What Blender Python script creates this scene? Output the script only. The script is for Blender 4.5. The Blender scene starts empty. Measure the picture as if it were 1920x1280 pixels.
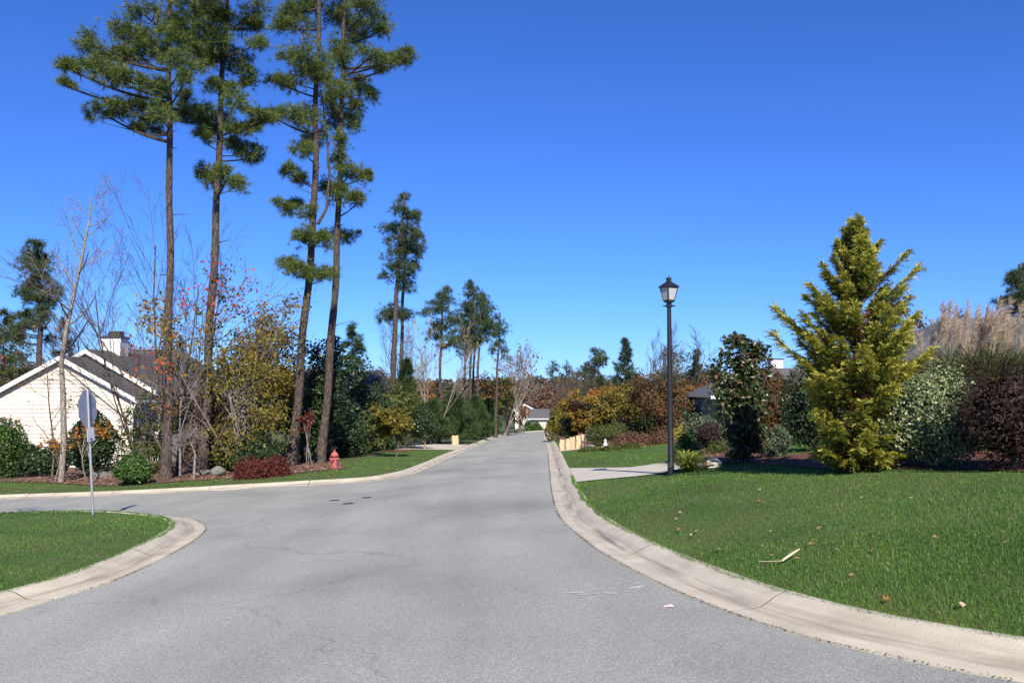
import bpy, math, random
import numpy as np
from mathutils import Vector
from mathutils.geometry import delaunay_2d_cdt

# ------------------------------------------------------------------ camera, sky, sun, exposure
SC = bpy.context.scene
COL = SC.collection
EYE = 1.59
FPX = 1550.0                       # focal length in pixels of the 1920 px wide photograph
PITCH = math.atan(90 / FPX)
cam = bpy.data.cameras.new('camera')
cam.sensor_width = 22.3
cam.lens = 22.3 * FPX / 1920
cam.clip_start = 0.1
cam.clip_end = 6000
camo = bpy.data.objects.new('camera', cam)
COL.objects.link(camo)
camo.location = (0, 0, EYE)
camo.rotation_euler = (math.pi / 2 + PITCH, 0, 0)
SC.camera = camo

SUN_EL = math.radians(38)
SUN_DIR = Vector((-0.17 * math.cos(SUN_EL), math.cos(SUN_EL), -math.sin(SUN_EL))).normalized()
world = bpy.data.worlds.new('World')
SC.world = world
world.use_nodes = True
wn = world.node_tree.nodes
wl = world.node_tree.links
sky = wn.new('ShaderNodeTexSky')
sky.sky_type = 'NISHITA'
sky.sun_disc = False
sky.sun_elevation = SUN_EL
sky.sun_rotation = math.atan2(-SUN_DIR.x, -SUN_DIR.y)
sky.altitude = 0
sky.air_density = 0.95
sky.dust_density = 0.0
sky.ozone_density = 10.0
balance = wn.new('ShaderNodeMix')               # camera white balance of the clear autumn sky
balance.data_type = 'RGBA'
balance.blend_type = 'MULTIPLY'
balance.inputs['Factor'].default_value = 1
balance.inputs[7].default_value = (.69, .97, 1.54, 1)
wl.new(sky.outputs[0], balance.inputs[6])
wl.new(balance.outputs[2], wn['Background'].inputs[0])
wn['Background'].inputs[1].default_value = 0.068

sun = bpy.data.lights.new('sun', 'SUN')
sun.energy = 5.0
sun.angle = math.radians(0.5)
sun.color = (1.0, 0.925, 0.80)
suno = bpy.data.objects.new('sun', sun)
COL.objects.link(suno)
suno.rotation_euler = SUN_DIR.to_track_quat('-Z', 'Y').to_euler()
suno.location = (0, -20, 30)

SC.view_settings.view_transform = 'Standard'
SC.view_settings.look = 'None'
SC.view_settings.gamma = 1
SC.view_settings.use_curve_mapping = False
SC.view_settings.exposure = 0.7

# ------------------------------------------------------------------ geometry helpers
def unit(v):
    return v / np.maximum(np.linalg.norm(v, axis=-1, keepdims=True), 1e-9)


def rnd_unit(rng, n):
    return unit(rng.normal(size=(n, 3)))


class Geo:
    def __init__(self):
        self.V, self.F, self.M, self.n, self.uv = [], [], [], 0, []

    def add(self, V, F, mi=0):
        V = np.asarray(V, float).reshape(-1, 3)
        F = np.asarray(F, int)
        self.V.append(V)
        self.F.append(F + self.n)
        self.M.append(np.full(len(F), mi))
        self.n += len(V)

    def build(self, name, mats, parent=None, origin=None, smooth=False):
        if not isinstance(mats, (list, tuple)):
            mats = [mats]
        V = np.concatenate(self.V)
        if parent is not None:
            p_ = parent
            while p_ is not None:
                V = V - np.array(p_.location)
                p_ = p_.parent
        elif origin is not None:
            V = V - np.array(origin)
        me = bpy.data.meshes.new(name)
        me.vertices.add(len(V))
        me.vertices.foreach_set('co', V.astype(np.float32).ravel())
        loops = np.concatenate([f.ravel() for f in self.F])
        tot = np.concatenate([np.full(len(f), f.shape[1]) for f in self.F])
        start = np.concatenate([[0], np.cumsum(tot)[:-1]])
        me.loops.add(len(loops))
        me.loops.foreach_set('vertex_index', loops.astype(np.int32))
        me.polygons.add(len(tot))
        me.polygons.foreach_set('loop_start', start.astype(np.int32))
        me.polygons.foreach_set('material_index', np.concatenate(self.M).astype(np.int32))
        me.polygons.foreach_set('use_smooth', np.full(len(tot), bool(smooth)))
        for m in mats:
            me.materials.append(m)
        me.update(calc_edges=True)
        o = bpy.data.objects.new(name, me)
        COL.objects.link(o)
        if parent is not None:
            o.parent = parent
        elif origin is not None:
            o.location = origin
        return o


def tag(o, label=None, cat=None, group=None, kind=None):
    if label: o['label'] = label
    if cat: o['category'] = cat
    if group: o['group'] = group
    if kind: o['kind'] = kind
    return o


def thing(name, label, cat, loc, group=None):
    o = bpy.data.objects.new(name, None)
    COL.objects.link(o)
    o.location = loc
    o.empty_display_size = 0.2
    return tag(o, label, cat, group)


HEX = [[0, 3, 2, 1], [4, 5, 6, 7], [0, 1, 5, 4], [1, 2, 6, 5], [2, 3, 7, 6], [3, 0, 4, 7]]


def hexa(g, bot, top, mi=0):
    g.add(list(bot) + list(top), HEX, mi)


def box(g, x0, x1, y0, y1, z0, z1, mi=0):
    hexa(g, [(x0, y0, z0), (x1, y0, z0), (x1, y1, z0), (x0, y1, z0)], [(x0, y0, z1), (x1, y0, z1), (x1, y1, z1), (x0, y1, z1)], mi)


def tube(g, pts, rad, k=6, mi=0, cap=False):
    pts = np.asarray(pts, float)
    rad = np.broadcast_to(np.asarray(rad, float), (len(pts),))
    t = unit(np.gradient(pts, axis=0))
    mt = unit(pts[-1] - pts[0])
    ref = np.array([1., 0, 0]) if abs(mt[2]) > .8 else np.array([0, 0, 1.])
    a = unit(np.cross(t, ref))
    b = np.cross(t, a)
    ang = np.arange(k) * 2 * np.pi / k
    ring = pts[:, None] + rad[:, None, None] * (np.cos(ang)[None, :, None] * a[:, None] + np.sin(ang)[None, :, None] * b[:, None])
    n = len(pts)
    i = np.arange(n - 1)[:, None] * k
    j = np.arange(k)[None]
    j2 = (j + 1) % k
    F = np.stack([i + j, i + k + j, i + k + j2, i + j2], -1).reshape(-1, 4)
    g.add(ring.reshape(-1, 3), F, mi)
    if cap:
        for r, rev in ((ring[0], False), (ring[-1], True)):
            c = r.mean(0)
            f = [[k, (q + 1) % k, q] if rev else [k, q, (q + 1) % k] for q in range(k)]
            g.add(np.vstack([r, c]), f, mi)


def lathe(g, c, prof, k=16, mi=0, sx=1, sy=1):
    ang = np.arange(k) * 2 * np.pi / k
    V = [[(c[0] + r * sx * math.cos(a), c[1] + r * sy * math.sin(a), c[2] + z) for a in ang] for r, z in prof]
    V = np.array(V).reshape(-1, 3)
    n = len(prof)
    F = [[i * k + j, i * k + (j + 1) % k, (i + 1) * k + (j + 1) % k, (i + 1) * k + j] for i in range(n - 1) for j in range(k)]
    g.add(V, F, mi)


def leaves(g, rng, C, out, size, aspect=.55, outw=.5, up=.3, rand=.8, mi=0, droop=0.):
    """leaf-shaped quads, each a separate small face with its own tilt"""
    n = len(C)
    if n == 0: return
    N = unit(out * outw + np.array([0, 0, up]) + rnd_unit(rng, n) * rand)
    T = unit(np.cross(N, rnd_unit(rng, n)))
    if droop:
        T = unit(T + np.array([0, 0, -droop]))
        N = unit(N - T * np.sum(N * T, 1)[:, None])
    B = np.cross(N, T)
    L = size * rng.uniform(.5, 1.5, (n, 1))
    W = L * aspect
    V = np.stack([C - T * L * .5, C + B * W * .5 + N * W * .12, C + T * L * .5, C - B * W * .5 + N * W * .12], 1).reshape(-1, 3)
    g.add(V, np.arange(4 * n).reshape(-1, 4), mi)


def needles(g, rng, C, D, k, L, w, spread=.85, mi=0):
    n = len(C)
    if n == 0: return
    d = unit(np.repeat(D, k, 0) * .7 + rnd_unit(rng, n * k) * spread)
    b = np.repeat(C, k, 0) + d * L * .08
    tip = b + d * (L * rng.uniform(.7, 1.1, (n * k, 1))) - np.array([0, 0, .08]) * L
    s = unit(np.cross(d, rnd_unit(rng, n * k))) * w * .5
    V = np.stack([b - s, b + s, tip], 1).reshape(-1, 3)
    g.add(V, np.arange(3 * n * k).reshape(-1, 3), mi)


def lump(rng, D, amt=.14, f=3.):
    """smooth random radius factor for directions D"""
    r = np.ones(len(D))
    for _ in range(6):
        r += amt * .5 * np.sin(D @ rng.normal(size=3) * f + rng.uniform(0, 6.3))
    return r

# ------------------------------------------------------------------ materials
def lin(c):
    return tuple(((x / 255) / 12.92 if x / 255 <= .04045 else ((x / 255 + .055) / 1.055) ** 2.4) for x in c)


def new_mat(name):
    m = bpy.data.materials.new(name)
    m.use_nodes = True
    nt = m.node_tree
    return m, nt, nt.nodes, nt.links, nt.nodes['Principled BSDF']


def ramp(nd, cols, interp='LINEAR'):
    r = nd.new('ShaderNodeValToRGB')
    r.color_ramp.interpolation = interp
    e = r.color_ramp.elements
    while len(e) < len(cols): e.new(.5)
    for i, c in enumerate(cols):
        pos, c = c if len(c) == 2 else (i / max(1, len(cols) - 1), c)
        e[i].position = pos
        e[i].color = (*c[:3], 1)
    return r


def mat(name, c1, c2=None, scale=8, rough=.8, bump=0, bscale=None, detail=6, metal=0, spec=.3):
    m, nt, nd, lk, b = new_mat(name)
    b.inputs['Roughness'].default_value = rough
    b.inputs['Metallic'].default_value = metal
    b.inputs['Specular IOR Level'].default_value = spec
    tc = nd.new('ShaderNodeTexCoord')
    if c2 is None: c2 = tuple(x * .8 for x in c1)
    n = nd.new('ShaderNodeTexNoise')
    n.inputs['Scale'].default_value = scale
    n.inputs['Detail'].default_value = detail
    lk.new(tc.outputs['Object'], n.inputs['Vector'])
    r = ramp(nd, [(.3, c1), (.7, c2)])
    lk.new(n.outputs['Fac'], r.inputs[0])
    lk.new(r.outputs[0], b.inputs['Base Color'])
    if bump:
        n2 = nd.new('ShaderNodeTexNoise')
        n2.inputs['Scale'].default_value = bscale or scale * 4
        n2.inputs['Detail'].default_value = 5
        lk.new(tc.outputs['Object'], n2.inputs['Vector'])
        bp = nd.new('ShaderNodeBump')
        bp.inputs['Strength'].default_value = bump
        bp.inputs['Distance'].default_value = .02
        lk.new(n2.outputs['Fac'], bp.inputs['Height'])
        lk.new(bp.outputs[0], b.inputs['Normal'])
    return m


def leafmat(name, cols, trans=.25, rough=.55, spec=.25):
    """every leaf (mesh island) takes its own colour from the list"""
    m, nt, nd, lk, b = new_mat(name)
    geo = nd.new('ShaderNodeNewGeometry')
    r = ramp(nd, cols)
    lk.new(geo.outputs['Random Per Island'], r.inputs[0])
    lk.new(r.outputs[0], b.inputs['Base Color'])
    b.inputs['Roughness'].default_value = rough
    b.inputs['Specular IOR Level'].default_value = spec
    if trans:
        t = nd.new('ShaderNodeBsdfTranslucent')
        lk.new(r.outputs[0], t.inputs['Color'])
        mx = nd.new('ShaderNodeMixShader')
        mx.inputs[0].default_value = trans
        lk.new(b.outputs[0], mx.inputs[1])
        lk.new(t.outputs[0], mx.inputs[2])
        lk.new(mx.outputs[0], nd['Material Output'].inputs['Surface'])
    return m


def bark(name, c1, c2, scale=3.0, bump=.9):
    """vertical plates: stretched cells with dark furrows"""
    m, nt, nd, lk, b = new_mat(name)
    tc = nd.new('ShaderNodeTexCoord')
    mp = nd.new('ShaderNodeMapping')
    mp.inputs['Scale'].default_value = (scale * 3, scale * 3, scale * .8)
    lk.new(tc.outputs['Object'], mp.inputs[0])
    v = nd.new('ShaderNodeTexVoronoi')
    v.feature = 'DISTANCE_TO_EDGE'
    v.inputs['Scale'].default_value = 1.6
    nz = nd.new('ShaderNodeTexNoise')
    nz.inputs['Scale'].default_value = 2.5
    nz.inputs['Detail'].default_value = 6
    lk.new(mp.outputs[0], v.inputs['Vector'])
    lk.new(mp.outputs[0], nz.inputs['Vector'])
    r = ramp(nd, [(.35, c1), (.7, c2)])
    lk.new(nz.outputs['Fac'], r.inputs[0])
    rr = ramp(nd, [(0, (.35, .33, .32)), (.18, (1, 1, 1))])
    lk.new(v.outputs['Distance'], rr.inputs[0])
    mx = nd.new('ShaderNodeMix')
    mx.data_type = 'RGBA'
    mx.blend_type = 'MULTIPLY'
    mx.inputs['Factor'].default_value = .8
    lk.new(r.outputs[0], mx.inputs[6])
    lk.new(rr.outputs[0], mx.inputs[7])
    lk.new(mx.outputs[2], b.inputs['Base Color'])
    b.inputs['Roughness'].default_value = .9
    b.inputs['Specular IOR Level'].default_value = .1
    ad = nd.new('ShaderNodeMath')
    ad.operation = 'ADD'
    lk.new(rr.outputs[0], ad.inputs[0])
    lk.new(nz.outputs['Fac'], ad.inputs[1])
    bp = nd.new('ShaderNodeBump')
    bp.inputs['Strength'].default_value = bump
    bp.inputs['Distance'].default_value = .03
    lk.new(ad.outputs[0], bp.inputs['Height'])
    lk.new(bp.outputs[0], b.inputs['Normal'])
    return m


def asphalt_mat():
    m, nt, nd, lk, b = new_mat('asphalt')
    tc = nd.new('ShaderNodeTexCoord')
    n1 = nd.new('ShaderNodeTexNoise'); n1.inputs['Scale'].default_value = 120; n1.inputs['Detail'].default_value = 3
    v1 = nd.new('ShaderNodeTexVoronoi'); v1.inputs['Scale'].default_value = 130
    n2 = nd.new('ShaderNodeTexNoise'); n2.inputs['Scale'].default_value = .35; n2.inputs['Detail'].default_value = 7
    mp = nd.new('ShaderNodeMapping'); mp.inputs['Scale'].default_value = (1.2, .18, 1)
    n3 = nd.new('ShaderNodeTexNoise'); n3.inputs['Scale'].default_value = .9; n3.inputs['Detail'].default_value = 6
    lk.new(tc.outputs['Object'], mp.inputs[0]); lk.new(mp.outputs[0], n3.inputs['Vector'])
    for n in (n1, v1, n2): lk.new(tc.outputs['Object'], n.inputs['Vector'])
    r1 = ramp(nd, [(.0, (.13, .131, .114)), (.5, (.282, .284, .252)), (1., (.53, .535, .475))])
    sep = nd.new('ShaderNodeSeparateColor'); lk.new(v1.outputs['Color'], sep.inputs[0])
    ad = nd.new('ShaderNodeMath'); ad.operation = 'MULTIPLY_ADD'; ad.inputs[1].default_value = .55
    mul = nd.new('ShaderNodeMath'); mul.operation = 'MULTIPLY'; mul.inputs[1].default_value = .45
    lk.new(n1.outputs['Fac'], mul.inputs[0]); lk.new(sep.outputs[0], ad.inputs[0]); lk.new(mul.outputs[0], ad.inputs[2])
    lk.new(ad.outputs[0], r1.inputs[0])
    r2 = ramp(nd, [(.28, (.74, .74, .745)), (.46, (.98, .98, .98)), (.75, (1.12, 1.115, 1.10))])
    lk.new(n2.outputs['Fac'], r2.inputs[0])
    r3 = ramp(nd, [(.3, (.88, .88, .88)), (.65, (1.06, 1.06, 1.06))])
    lk.new(n3.outputs['Fac'], r3.inputs[0])
    def mulc(a, c):
        x = nd.new('ShaderNodeMix'); x.data_type = 'RGBA'; x.blend_type = 'MULTIPLY'; x.inputs['Factor'].default_value = 1
        lk.new(a, x.inputs[6]); lk.new(c, x.inputs[7]); return x.outputs[2]
    # fine cracks
    v2 = nd.new('ShaderNodeTexVoronoi'); v2.feature = 'DISTANCE_TO_EDGE'; v2.inputs['Scale'].default_value = .16
    nw = nd.new('ShaderNodeTexNoise'); nw.inputs['Scale'].default_value = 1.1; nw.inputs['Detail'].default_value = 5
    lk.new(tc.outputs['Object'], nw.inputs['Vector'])
    vm = nd.new('ShaderNodeVectorMath'); vm.operation = 'MULTIPLY_ADD'; vm.inputs[1].default_value = (1.4, 1.4, 0)
    lk.new(nw.outputs['Color'], vm.inputs[0]); lk.new(tc.outputs['Object'], vm.inputs[2]); lk.new(vm.outputs[0], v2.inputs['Vector'])
    rc = ramp(nd, [(0, (.80, .80, .80)), (.0016, (1, 1, 1))]); lk.new(v2.outputs['Distance'], rc.inputs[0])
    c = mulc(mulc(mulc(r1.outputs[0], r2.outputs[0]), r3.outputs[0]), rc.outputs[0])
    lk.new(c, b.inputs['Base Color'])
    b.inputs['Roughness'].default_value = .82
    b.inputs['Specular IOR Level'].default_value = .3
    bp = nd.new('ShaderNodeBump'); bp.inputs['Strength'].default_value = .5; bp.inputs['Distance'].default_value = .006
    lk.new(ad.outputs[0], bp.inputs['Height']); lk.new(bp.outputs[0], b.inputs['Normal'])
    return m


def kerb_mat():
    """concrete with a tyre and dirt stain along the flow line (v = across the kerb)"""
    m, nt, nd, lk, b = new_mat('kerb_concrete')
    uv = nd.new('ShaderNodeUVMap'); uv.uv_map = 'UVMap'
    sp = nd.new('ShaderNodeSeparateXYZ'); lk.new(uv.outputs[0], sp.inputs[0])
    tc = nd.new('ShaderNodeTexCoord')
    n1 = nd.new('ShaderNodeTexNoise'); n1.inputs['Scale'].default_value = 2.2; n1.inputs['Detail'].default_value = 8
    n2 = nd.new('ShaderNodeTexNoise'); n2.inputs['Scale'].default_value = 90; n2.inputs['Detail'].default_value = 3
    lk.new(tc.outputs['Object'], n1.inputs['Vector']); lk.new(tc.outputs['Object'], n2.inputs['Vector'])
    mp = nd.new('ShaderNodeMapping'); mp.inputs['Scale'].default_value = (.7, 7, 1); lk.new(uv.outputs[0], mp.inputs[0])
    n3 = nd.new('ShaderNodeTexNoise'); n3.inputs['Scale'].default_value = 1.; n3.inputs['Detail'].default_value = 7; lk.new(mp.outputs[0], n3.inputs['Vector'])
    base = ramp(nd, [(.3, (.43, .38, .285)), (.7, (.56, .505, .395))]); lk.new(n1.outputs['Fac'], base.inputs[0])
    sp2 = ramp(nd, [(.3, (.82, .82, .82)), (.7, (1.1, 1.1, 1.1))]); lk.new(n2.outputs['Fac'], sp2.inputs[0])
    def mulc(a, c, f=1.):
        x = nd.new('ShaderNodeMix'); x.data_type = 'RGBA'; x.blend_type = 'MULTIPLY'; x.inputs['Factor'].default_value = f
        lk.new(a, x.inputs[6]); lk.new(c, x.inputs[7]); return x
    c = mulc(base.outputs[0], sp2.outputs[0]).outputs[2]
    band = ramp(nd, [(0, (.62,) * 3), (.035, (.12,) * 3), (.2, (.10,) * 3), (.42, (.75,) * 3), (.5, (1.,) * 3), (.62, (.35,) * 3), (.8, (.06,) * 3), (1, (.1,) * 3)])
    lk.new(sp.outputs[1], band.inputs[0])
    stn = ramp(nd, [(.38, (0, 0, 0)), (.66, (1, 1, 1))]); lk.new(n3.outputs['Fac'], stn.inputs[0])
    f = nd.new('ShaderNodeMath'); f.operation = 'MULTIPLY'; lk.new(band.outputs[0], f.inputs[0]); lk.new(stn.outputs[0], f.inputs[1])
    dk = nd.new('ShaderNodeMix'); dk.data_type = 'RGBA'; lk.new(f.outputs[0], dk.inputs['Factor']); lk.new(c, dk.inputs[6]); dk.inputs[7].default_value = (.15, .125, .095, 1)
    lk.new(dk.outputs[2], b.inputs['Base Color'])
    b.inputs['Roughness'].default_value = .85
    bp = nd.new('ShaderNodeBump'); bp.inputs['Strength'].default_value = .35; bp.inputs['Distance'].default_value = .006
    lk.new(n2.outputs['Fac'], bp.inputs['Height']); lk.new(bp.outputs[0], b.inputs['Normal'])
    return m


M = {}
M['asphalt'] = asphalt_mat()
M['kerb'] = kerb_mat()
M['jointdirt'] = mat('joint_dirt', (.15, .12, .09), (.09, .075, .055), scale=20, rough=.95)
M['soil'] = mat('soil_and_thatch', (.050, .088, .018), (.090, .092, .034), scale=1.3, rough=.95, bump=.5, bscale=30)
M['ground'] = mat('woodland_floor', (.07, .055, .03), (.05, .06, .025), scale=.2, rough=.95, bump=.4, bscale=3)
M['mulch'] = mat('bark_mulch', (.16, .068, .045), (.075, .035, .025), scale=9, rough=.95, bump=1, bscale=45)
M['redmulch'] = mat('red_mulch', (.23, .075, .055), (.14, .045, .035), scale=9, rough=.95, bump=1, bscale=45)
M['litter'] = mat('leaf_litter', (.17, .10, .07), (.09, .05, .035), scale=6, rough=.95, bump=1, bscale=30)
M['drive'] = mat('driveway_concrete', (.44, .40, .325), (.52, .475, .39), scale=1.4, rough=.85, bump=.2, bscale=70)
M['pinebark'] = bark('pine_bark', (.130, .103, .090), (.066, .052, .045), 2.6)
M['darkbark'] = bark('dark_bark', (.11, .085, .07), (.06, .045, .036), 4)
M['palebark'] = bark('pale_bark', (.33, .29, .25), (.20, .17, .145), 3, .4)
M['greybark'] = bark('grey_bark', (.16, .13, .115), (.09, .072, .062), 3, .6)
M['redbark'] = bark('red_bark', (.18, .085, .06), (.10, .05, .04), 4, .5)
M['twig'] = mat('twig', (.17, .125, .105), (.11, .08, .065), scale=6, rough=.9)
M['pine'] = leafmat('pine_needles', [(.032, .064, .015), (.075, .118, .026), (.125, .165, .038), (.20, .22, .058)], .2, .6)
M['pinefar'] = leafmat('far_pine_needles', [(.032, .060, .026), (.060, .092, .036), (.09, .12, .048)], .18, .6)
M['young'] = leafmat('young_pine_needles', [(.022, .048, .018), (.045, .085, .026), (.085, .125, .038)], .2, .6)
M['dark'] = leafmat('dark_evergreen_leaves', [(.014, .028, .010), (.026, .050, .016), (.045, .075, .024)], .12, .4, .4)
M['green'] = leafmat('green_leaves', [(.022, .052, .010), (.045, .095, .016), (.08, .14, .026)], .2, .45, .4)
M['olive'] = leafmat('olive_leaves', [(.04, .06, .014), (.075, .095, .022), (.12, .13, .032)], .25)
M['yelgreen'] = leafmat('yellow_green_leaves', [(.07, .095, .016), (.15, .14, .024), (.25, .185, .03), (.10, .115, .02), (.20, .12, .025)], .32)
M['yellow'] = leafmat('yellow_autumn_leaves', [(.15, .13, .02), (.28, .20, .03), (.33, .19, .028), (.19, .11, .025), (.10, .105, .02)], .32)
M['gold'] = leafmat('orange_autumn_leaves', [(.34, .13, .02), (.42, .19, .03), (.26, .09, .02), (.36, .22, .04)], .35)
M['rust'] = leafmat('rust_autumn_leaves', [(.18, .075, .03), (.24, .11, .033), (.12, .07, .028), (.20, .13, .038)], .3)
M['russet'] = leafmat('russet_autumn_leaves', [(.10, .045, .028), (.15, .065, .032), (.07, .055, .024), (.13, .095, .032), (.18, .085, .035)], .3)
M['red'] = leafmat('red_maple_leaves', [(.36, .04, .03), (.45, .085, .04), (.26, .03, .025)], .35)
M['burgundy'] = leafmat('burgundy_leaves', [(.10, .024, .021), (.155, .040, .030), (.065, .019, .016)], .25)
M['maroon'] = leafmat('dry_maroon_leaves', [(.024, .013, .010), (.042, .021, .015), (.015, .010, .008)], .08)
M['brownleaf'] = leafmat('brown_heather_leaves', [(.15, .065, .045), (.21, .10, .065), (.10, .05, .035), (.09, .08, .03)], .2)
M['varieg'] = leafmat('variegated_leaves', [(.060, .095, .035), (.10, .15, .06), (.16, .21, .10), (.42, .42, .20), (.09, .13, .05)], .2, .4, .4)
M['magnolia'] = leafmat('glossy_magnolia_leaves', [(.016, .036, .010), (.030, .055, .014), (.045, .062, .018), (.12, .062, .026)], .06, .36, .5)
M['cypress'] = leafmat('golden_cypress_foliage', [(.18, .20, .028), (.36, .35, .05), (.52, .48, .09), (.30, .30, .04), (.60, .55, .15)], .22)
M['cypressin'] = leafmat('green_cypress_foliage', [(.036, .066, .013), (.07, .11, .019), (.12, .155, .026)], .18)
M['cypressdead'] = leafmat('rusty_inner_foliage', [(.20, .075, .02), (.13, .055, .018), (.07, .08, .014)], .2)
M['goldmound'] = leafmat('golden_mound_leaves', [(.28, .25, .03), (.40, .35, .045), (.2, .2, .03)], .25)
M['bluegreen'] = leafmat('grey_green_leaves', [(.05, .075, .04), (.09, .115, .07), (.13, .15, .10)], .2)
M['spruce'] = leafmat('blue_green_conifer_foliage', [(.022, .045, .028), (.045, .075, .045), (.07, .10, .06)], .15)
M['grass'] = leafmat('lawn_grass', [(0, (.040, .120, .016)), (.35, (.072, .182, .025)), (.65, (.108, .222, .034)), (.92, (.150, .255, .050)), (1, (.36, .32, .16))], .38, .5, .3)
M['lily'] = leafmat('yellow_green_strap_leaves', [(.14, .21, .03), (.24, .30, .045), (.36, .37, .07)], .3)
M['straw'] = leafmat('straw_blades', [(.09, .12, .03), (.16, .18, .06), (.30, .27, .13), (.08, .12, .03)], .3)
M['plume'] = leafmat('feathery_plumes', [(.44, .34, .24), (.55, .44, .33), (.36, .27, .19)], .4)
M['fallen'] = leafmat('fallen_leaves', [(.24, .12, .06), (.40, .25, .15), (.55, .42, .30), (.30, .09, .04), (.18, .09, .05)], .2)
M['wood'] = leafmat('far_woodland', [(.075, .052, .040), (.10, .066, .048), (.062, .062, .036), (.042, .055, .030), (.11, .072, .038)], .1)
M['siding'] = mat('cream_siding', (.66, .585, .50), (.60, .53, .455), scale=3, rough=.6)
M['white'] = mat('white_paint', (.78, .77, .75), (.70, .69, .67), scale=5, rough=.5)
M['offwhite'] = mat('weathered_white', (.46, .45, .44), (.40, .39, .38), scale=4, rough=.7)
M['greywall'] = mat('grey_wall', (.28, .27, .28), (.24, .23, .24), scale=4, rough=.7)
M['metal'] = mat('galvanised_steel', (.42, .42, .43), (.34, .34, .355), scale=9, rough=.45, metal=.7)
M['signback'] = mat('bare_aluminium_back', (.40, .40, .44), (.34, .34, .38), scale=6, rough=.55, metal=.4)
M['signred'] = mat('red_reflective_sheet', (.5, .02, .025), (.46, .02, .022), scale=6, rough=.4)
M['black'] = mat('black_paint', (.012, .012, .013), (.018, .018, .019), scale=20, rough=.38, spec=.5)
M['frost'] = mat('frosted_lamp_glass', (.42, .43, .44), (.38, .39, .40), scale=5, rough=.35, spec=.5)
M['hydrant'] = mat('faded_red_paint', (.42, .105, .10), (.34, .08, .075), scale=12, rough=.6, bump=.2)
M['iron'] = mat('cast_iron', (.035, .032, .03), (.05, .045, .04), scale=30, rough=.7, bump=.3)
M['paper'] = mat('brown_kraft_paper', (.56, .40, .25), (.47, .33, .20), scale=6, rough=.85, bump=.35, bscale=14)
M['stone'] = mat('grey_stone', (.20, .19, .165), (.11, .10, .09), scale=4, rough=.9, bump=.7, bscale=12)
M['chalk'] = mat('white_chalk', (.62, .62, .62), (.40, .40, .40), scale=25, rough=.95)
M['glass'] = mat('window_glass', (.05, .06, .075), (.04, .05, .06), scale=2, rough=.08, spec=.6)
M['stick'] = mat('bleached_stick', (.55, .45, .30), (.42, .32, .2), scale=12, rough=.8)
M['brick'] = mat('red_brick', (.30, .085, .06), (.22, .06, .045), scale=20, rough=.85, bump=.3)


def shingle_mat(name, c1, c2):
    m, nt, nd, lk, b = new_mat(name)
    tc = nd.new('ShaderNodeTexCoord')
    n = nd.new('ShaderNodeTexNoise'); n.inputs['Scale'].default_value = 5; n.inputs['Detail'].default_value = 8
    lk.new(tc.outputs['Object'], n.inputs['Vector'])
    r = ramp(nd, [(.3, c1), (.7, c2)]); lk.new(n.outputs['Fac'], r.inputs[0]); lk.new(r.outputs[0], b.inputs['Base Color'])
    b.inputs['Roughness'].default_value = .9
    return m


M['shingle'] = shingle_mat('charcoal_shingles', (.085, .078, .076), (.055, .05, .05))
M['shingleshade'] = shingle_mat('shade_dark_shingles', (.035, .034, .04), (.022, .022, .026))  # roof colour darkened and blued to stand in for pine shade
M['shinglegrey'] = shingle_mat('grey_shingles', (.105, .10, .105), (.07, .068, .073))

# ------------------------------------------------------------------ the lie of the land
cp, sp_ = math.cos(PITCH), math.sin(PITCH)


def ray(px, py):
    u = (px - 960) / FPX
    v = (640 - py) / FPX
    return np.array([u, cp - v * sp_, sp_ + v * cp])


def P(px, py, d):
    r = ray(px, py)
    return np.array([0, 0, EYE]) + r * (d / r[1])


def zb(x, y):
    """the road surface: falls away from the camera and to the left, levels out far off"""
    x = np.asarray(x, float); y = np.asarray(y, float)
    return -.0393 * np.minimum(y, 140) - .02 * np.clip(y - 140, 0, 160) + .051 * 45 * np.tanh(x / 45)


def G0(px, py):
    """where the view ray meets the road surface"""
    r = ray(px, py)
    d = np.geomspace(2.5, 400, 3000)
    pts = np.array([0, 0, EYE]) + r[None] * (d / r[1])[:, None]
    k = np.argmax(pts[:, 2] <= zb(pts[:, 0], pts[:, 1]))
    return pts[k][:2]


def catmull(pts, step=.5):
    pts = np.asarray(pts, float)
    p = np.vstack([2 * pts[0] - pts[1], pts, 2 * pts[-1] - pts[-2]])
    out = []
    for i in range(1, len(p) - 2):
        L = np.linalg.norm(p[i + 1] - p[i])
        n = max(2, int(L / step))
        t0 = 0; t1 = t0 + math.sqrt(np.linalg.norm(p[i] - p[i - 1])); t2 = t1 + math.sqrt(L); t3 = t2 + math.sqrt(np.linalg.norm(p[i + 2] - p[i + 1]))
        t = np.linspace(t1, t2, n, endpoint=False)[:, None]
        A1 = (t1 - t) / (t1 - t0) * p[i - 1] + (t - t0) / (t1 - t0) * p[i]
        A2 = (t2 - t) / (t2 - t1) * p[i] + (t - t1) / (t2 - t1) * p[i + 1]
        A3 = (t3 - t) / (t3 - t2) * p[i + 1] + (t - t2) / (t3 - t2) * p[i + 2]
        B1 = (t2 - t) / (t2 - t0) * A1 + (t - t0) / (t2 - t0) * A2
        B2 = (t3 - t) / (t3 - t1) * A2 + (t - t1) / (t3 - t1) * A3
        out.append((t2 - t) / (t2 - t1) * B1 + (t - t1) / (t2 - t1) * B2)
    out.append(pts[-1:])
    return np.concatenate(out)


def resample(c, step):
    s = np.concatenate([[0], np.cumsum(np.linalg.norm(np.diff(c, axis=0), axis=1))])
    n = int(s[-1] / step)
    t = np.linspace(0, s[-1], n + 1)
    return np.stack([np.interp(t, s, c[:, 0]), np.interp(t, s, c[:, 1])], 1), t


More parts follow.
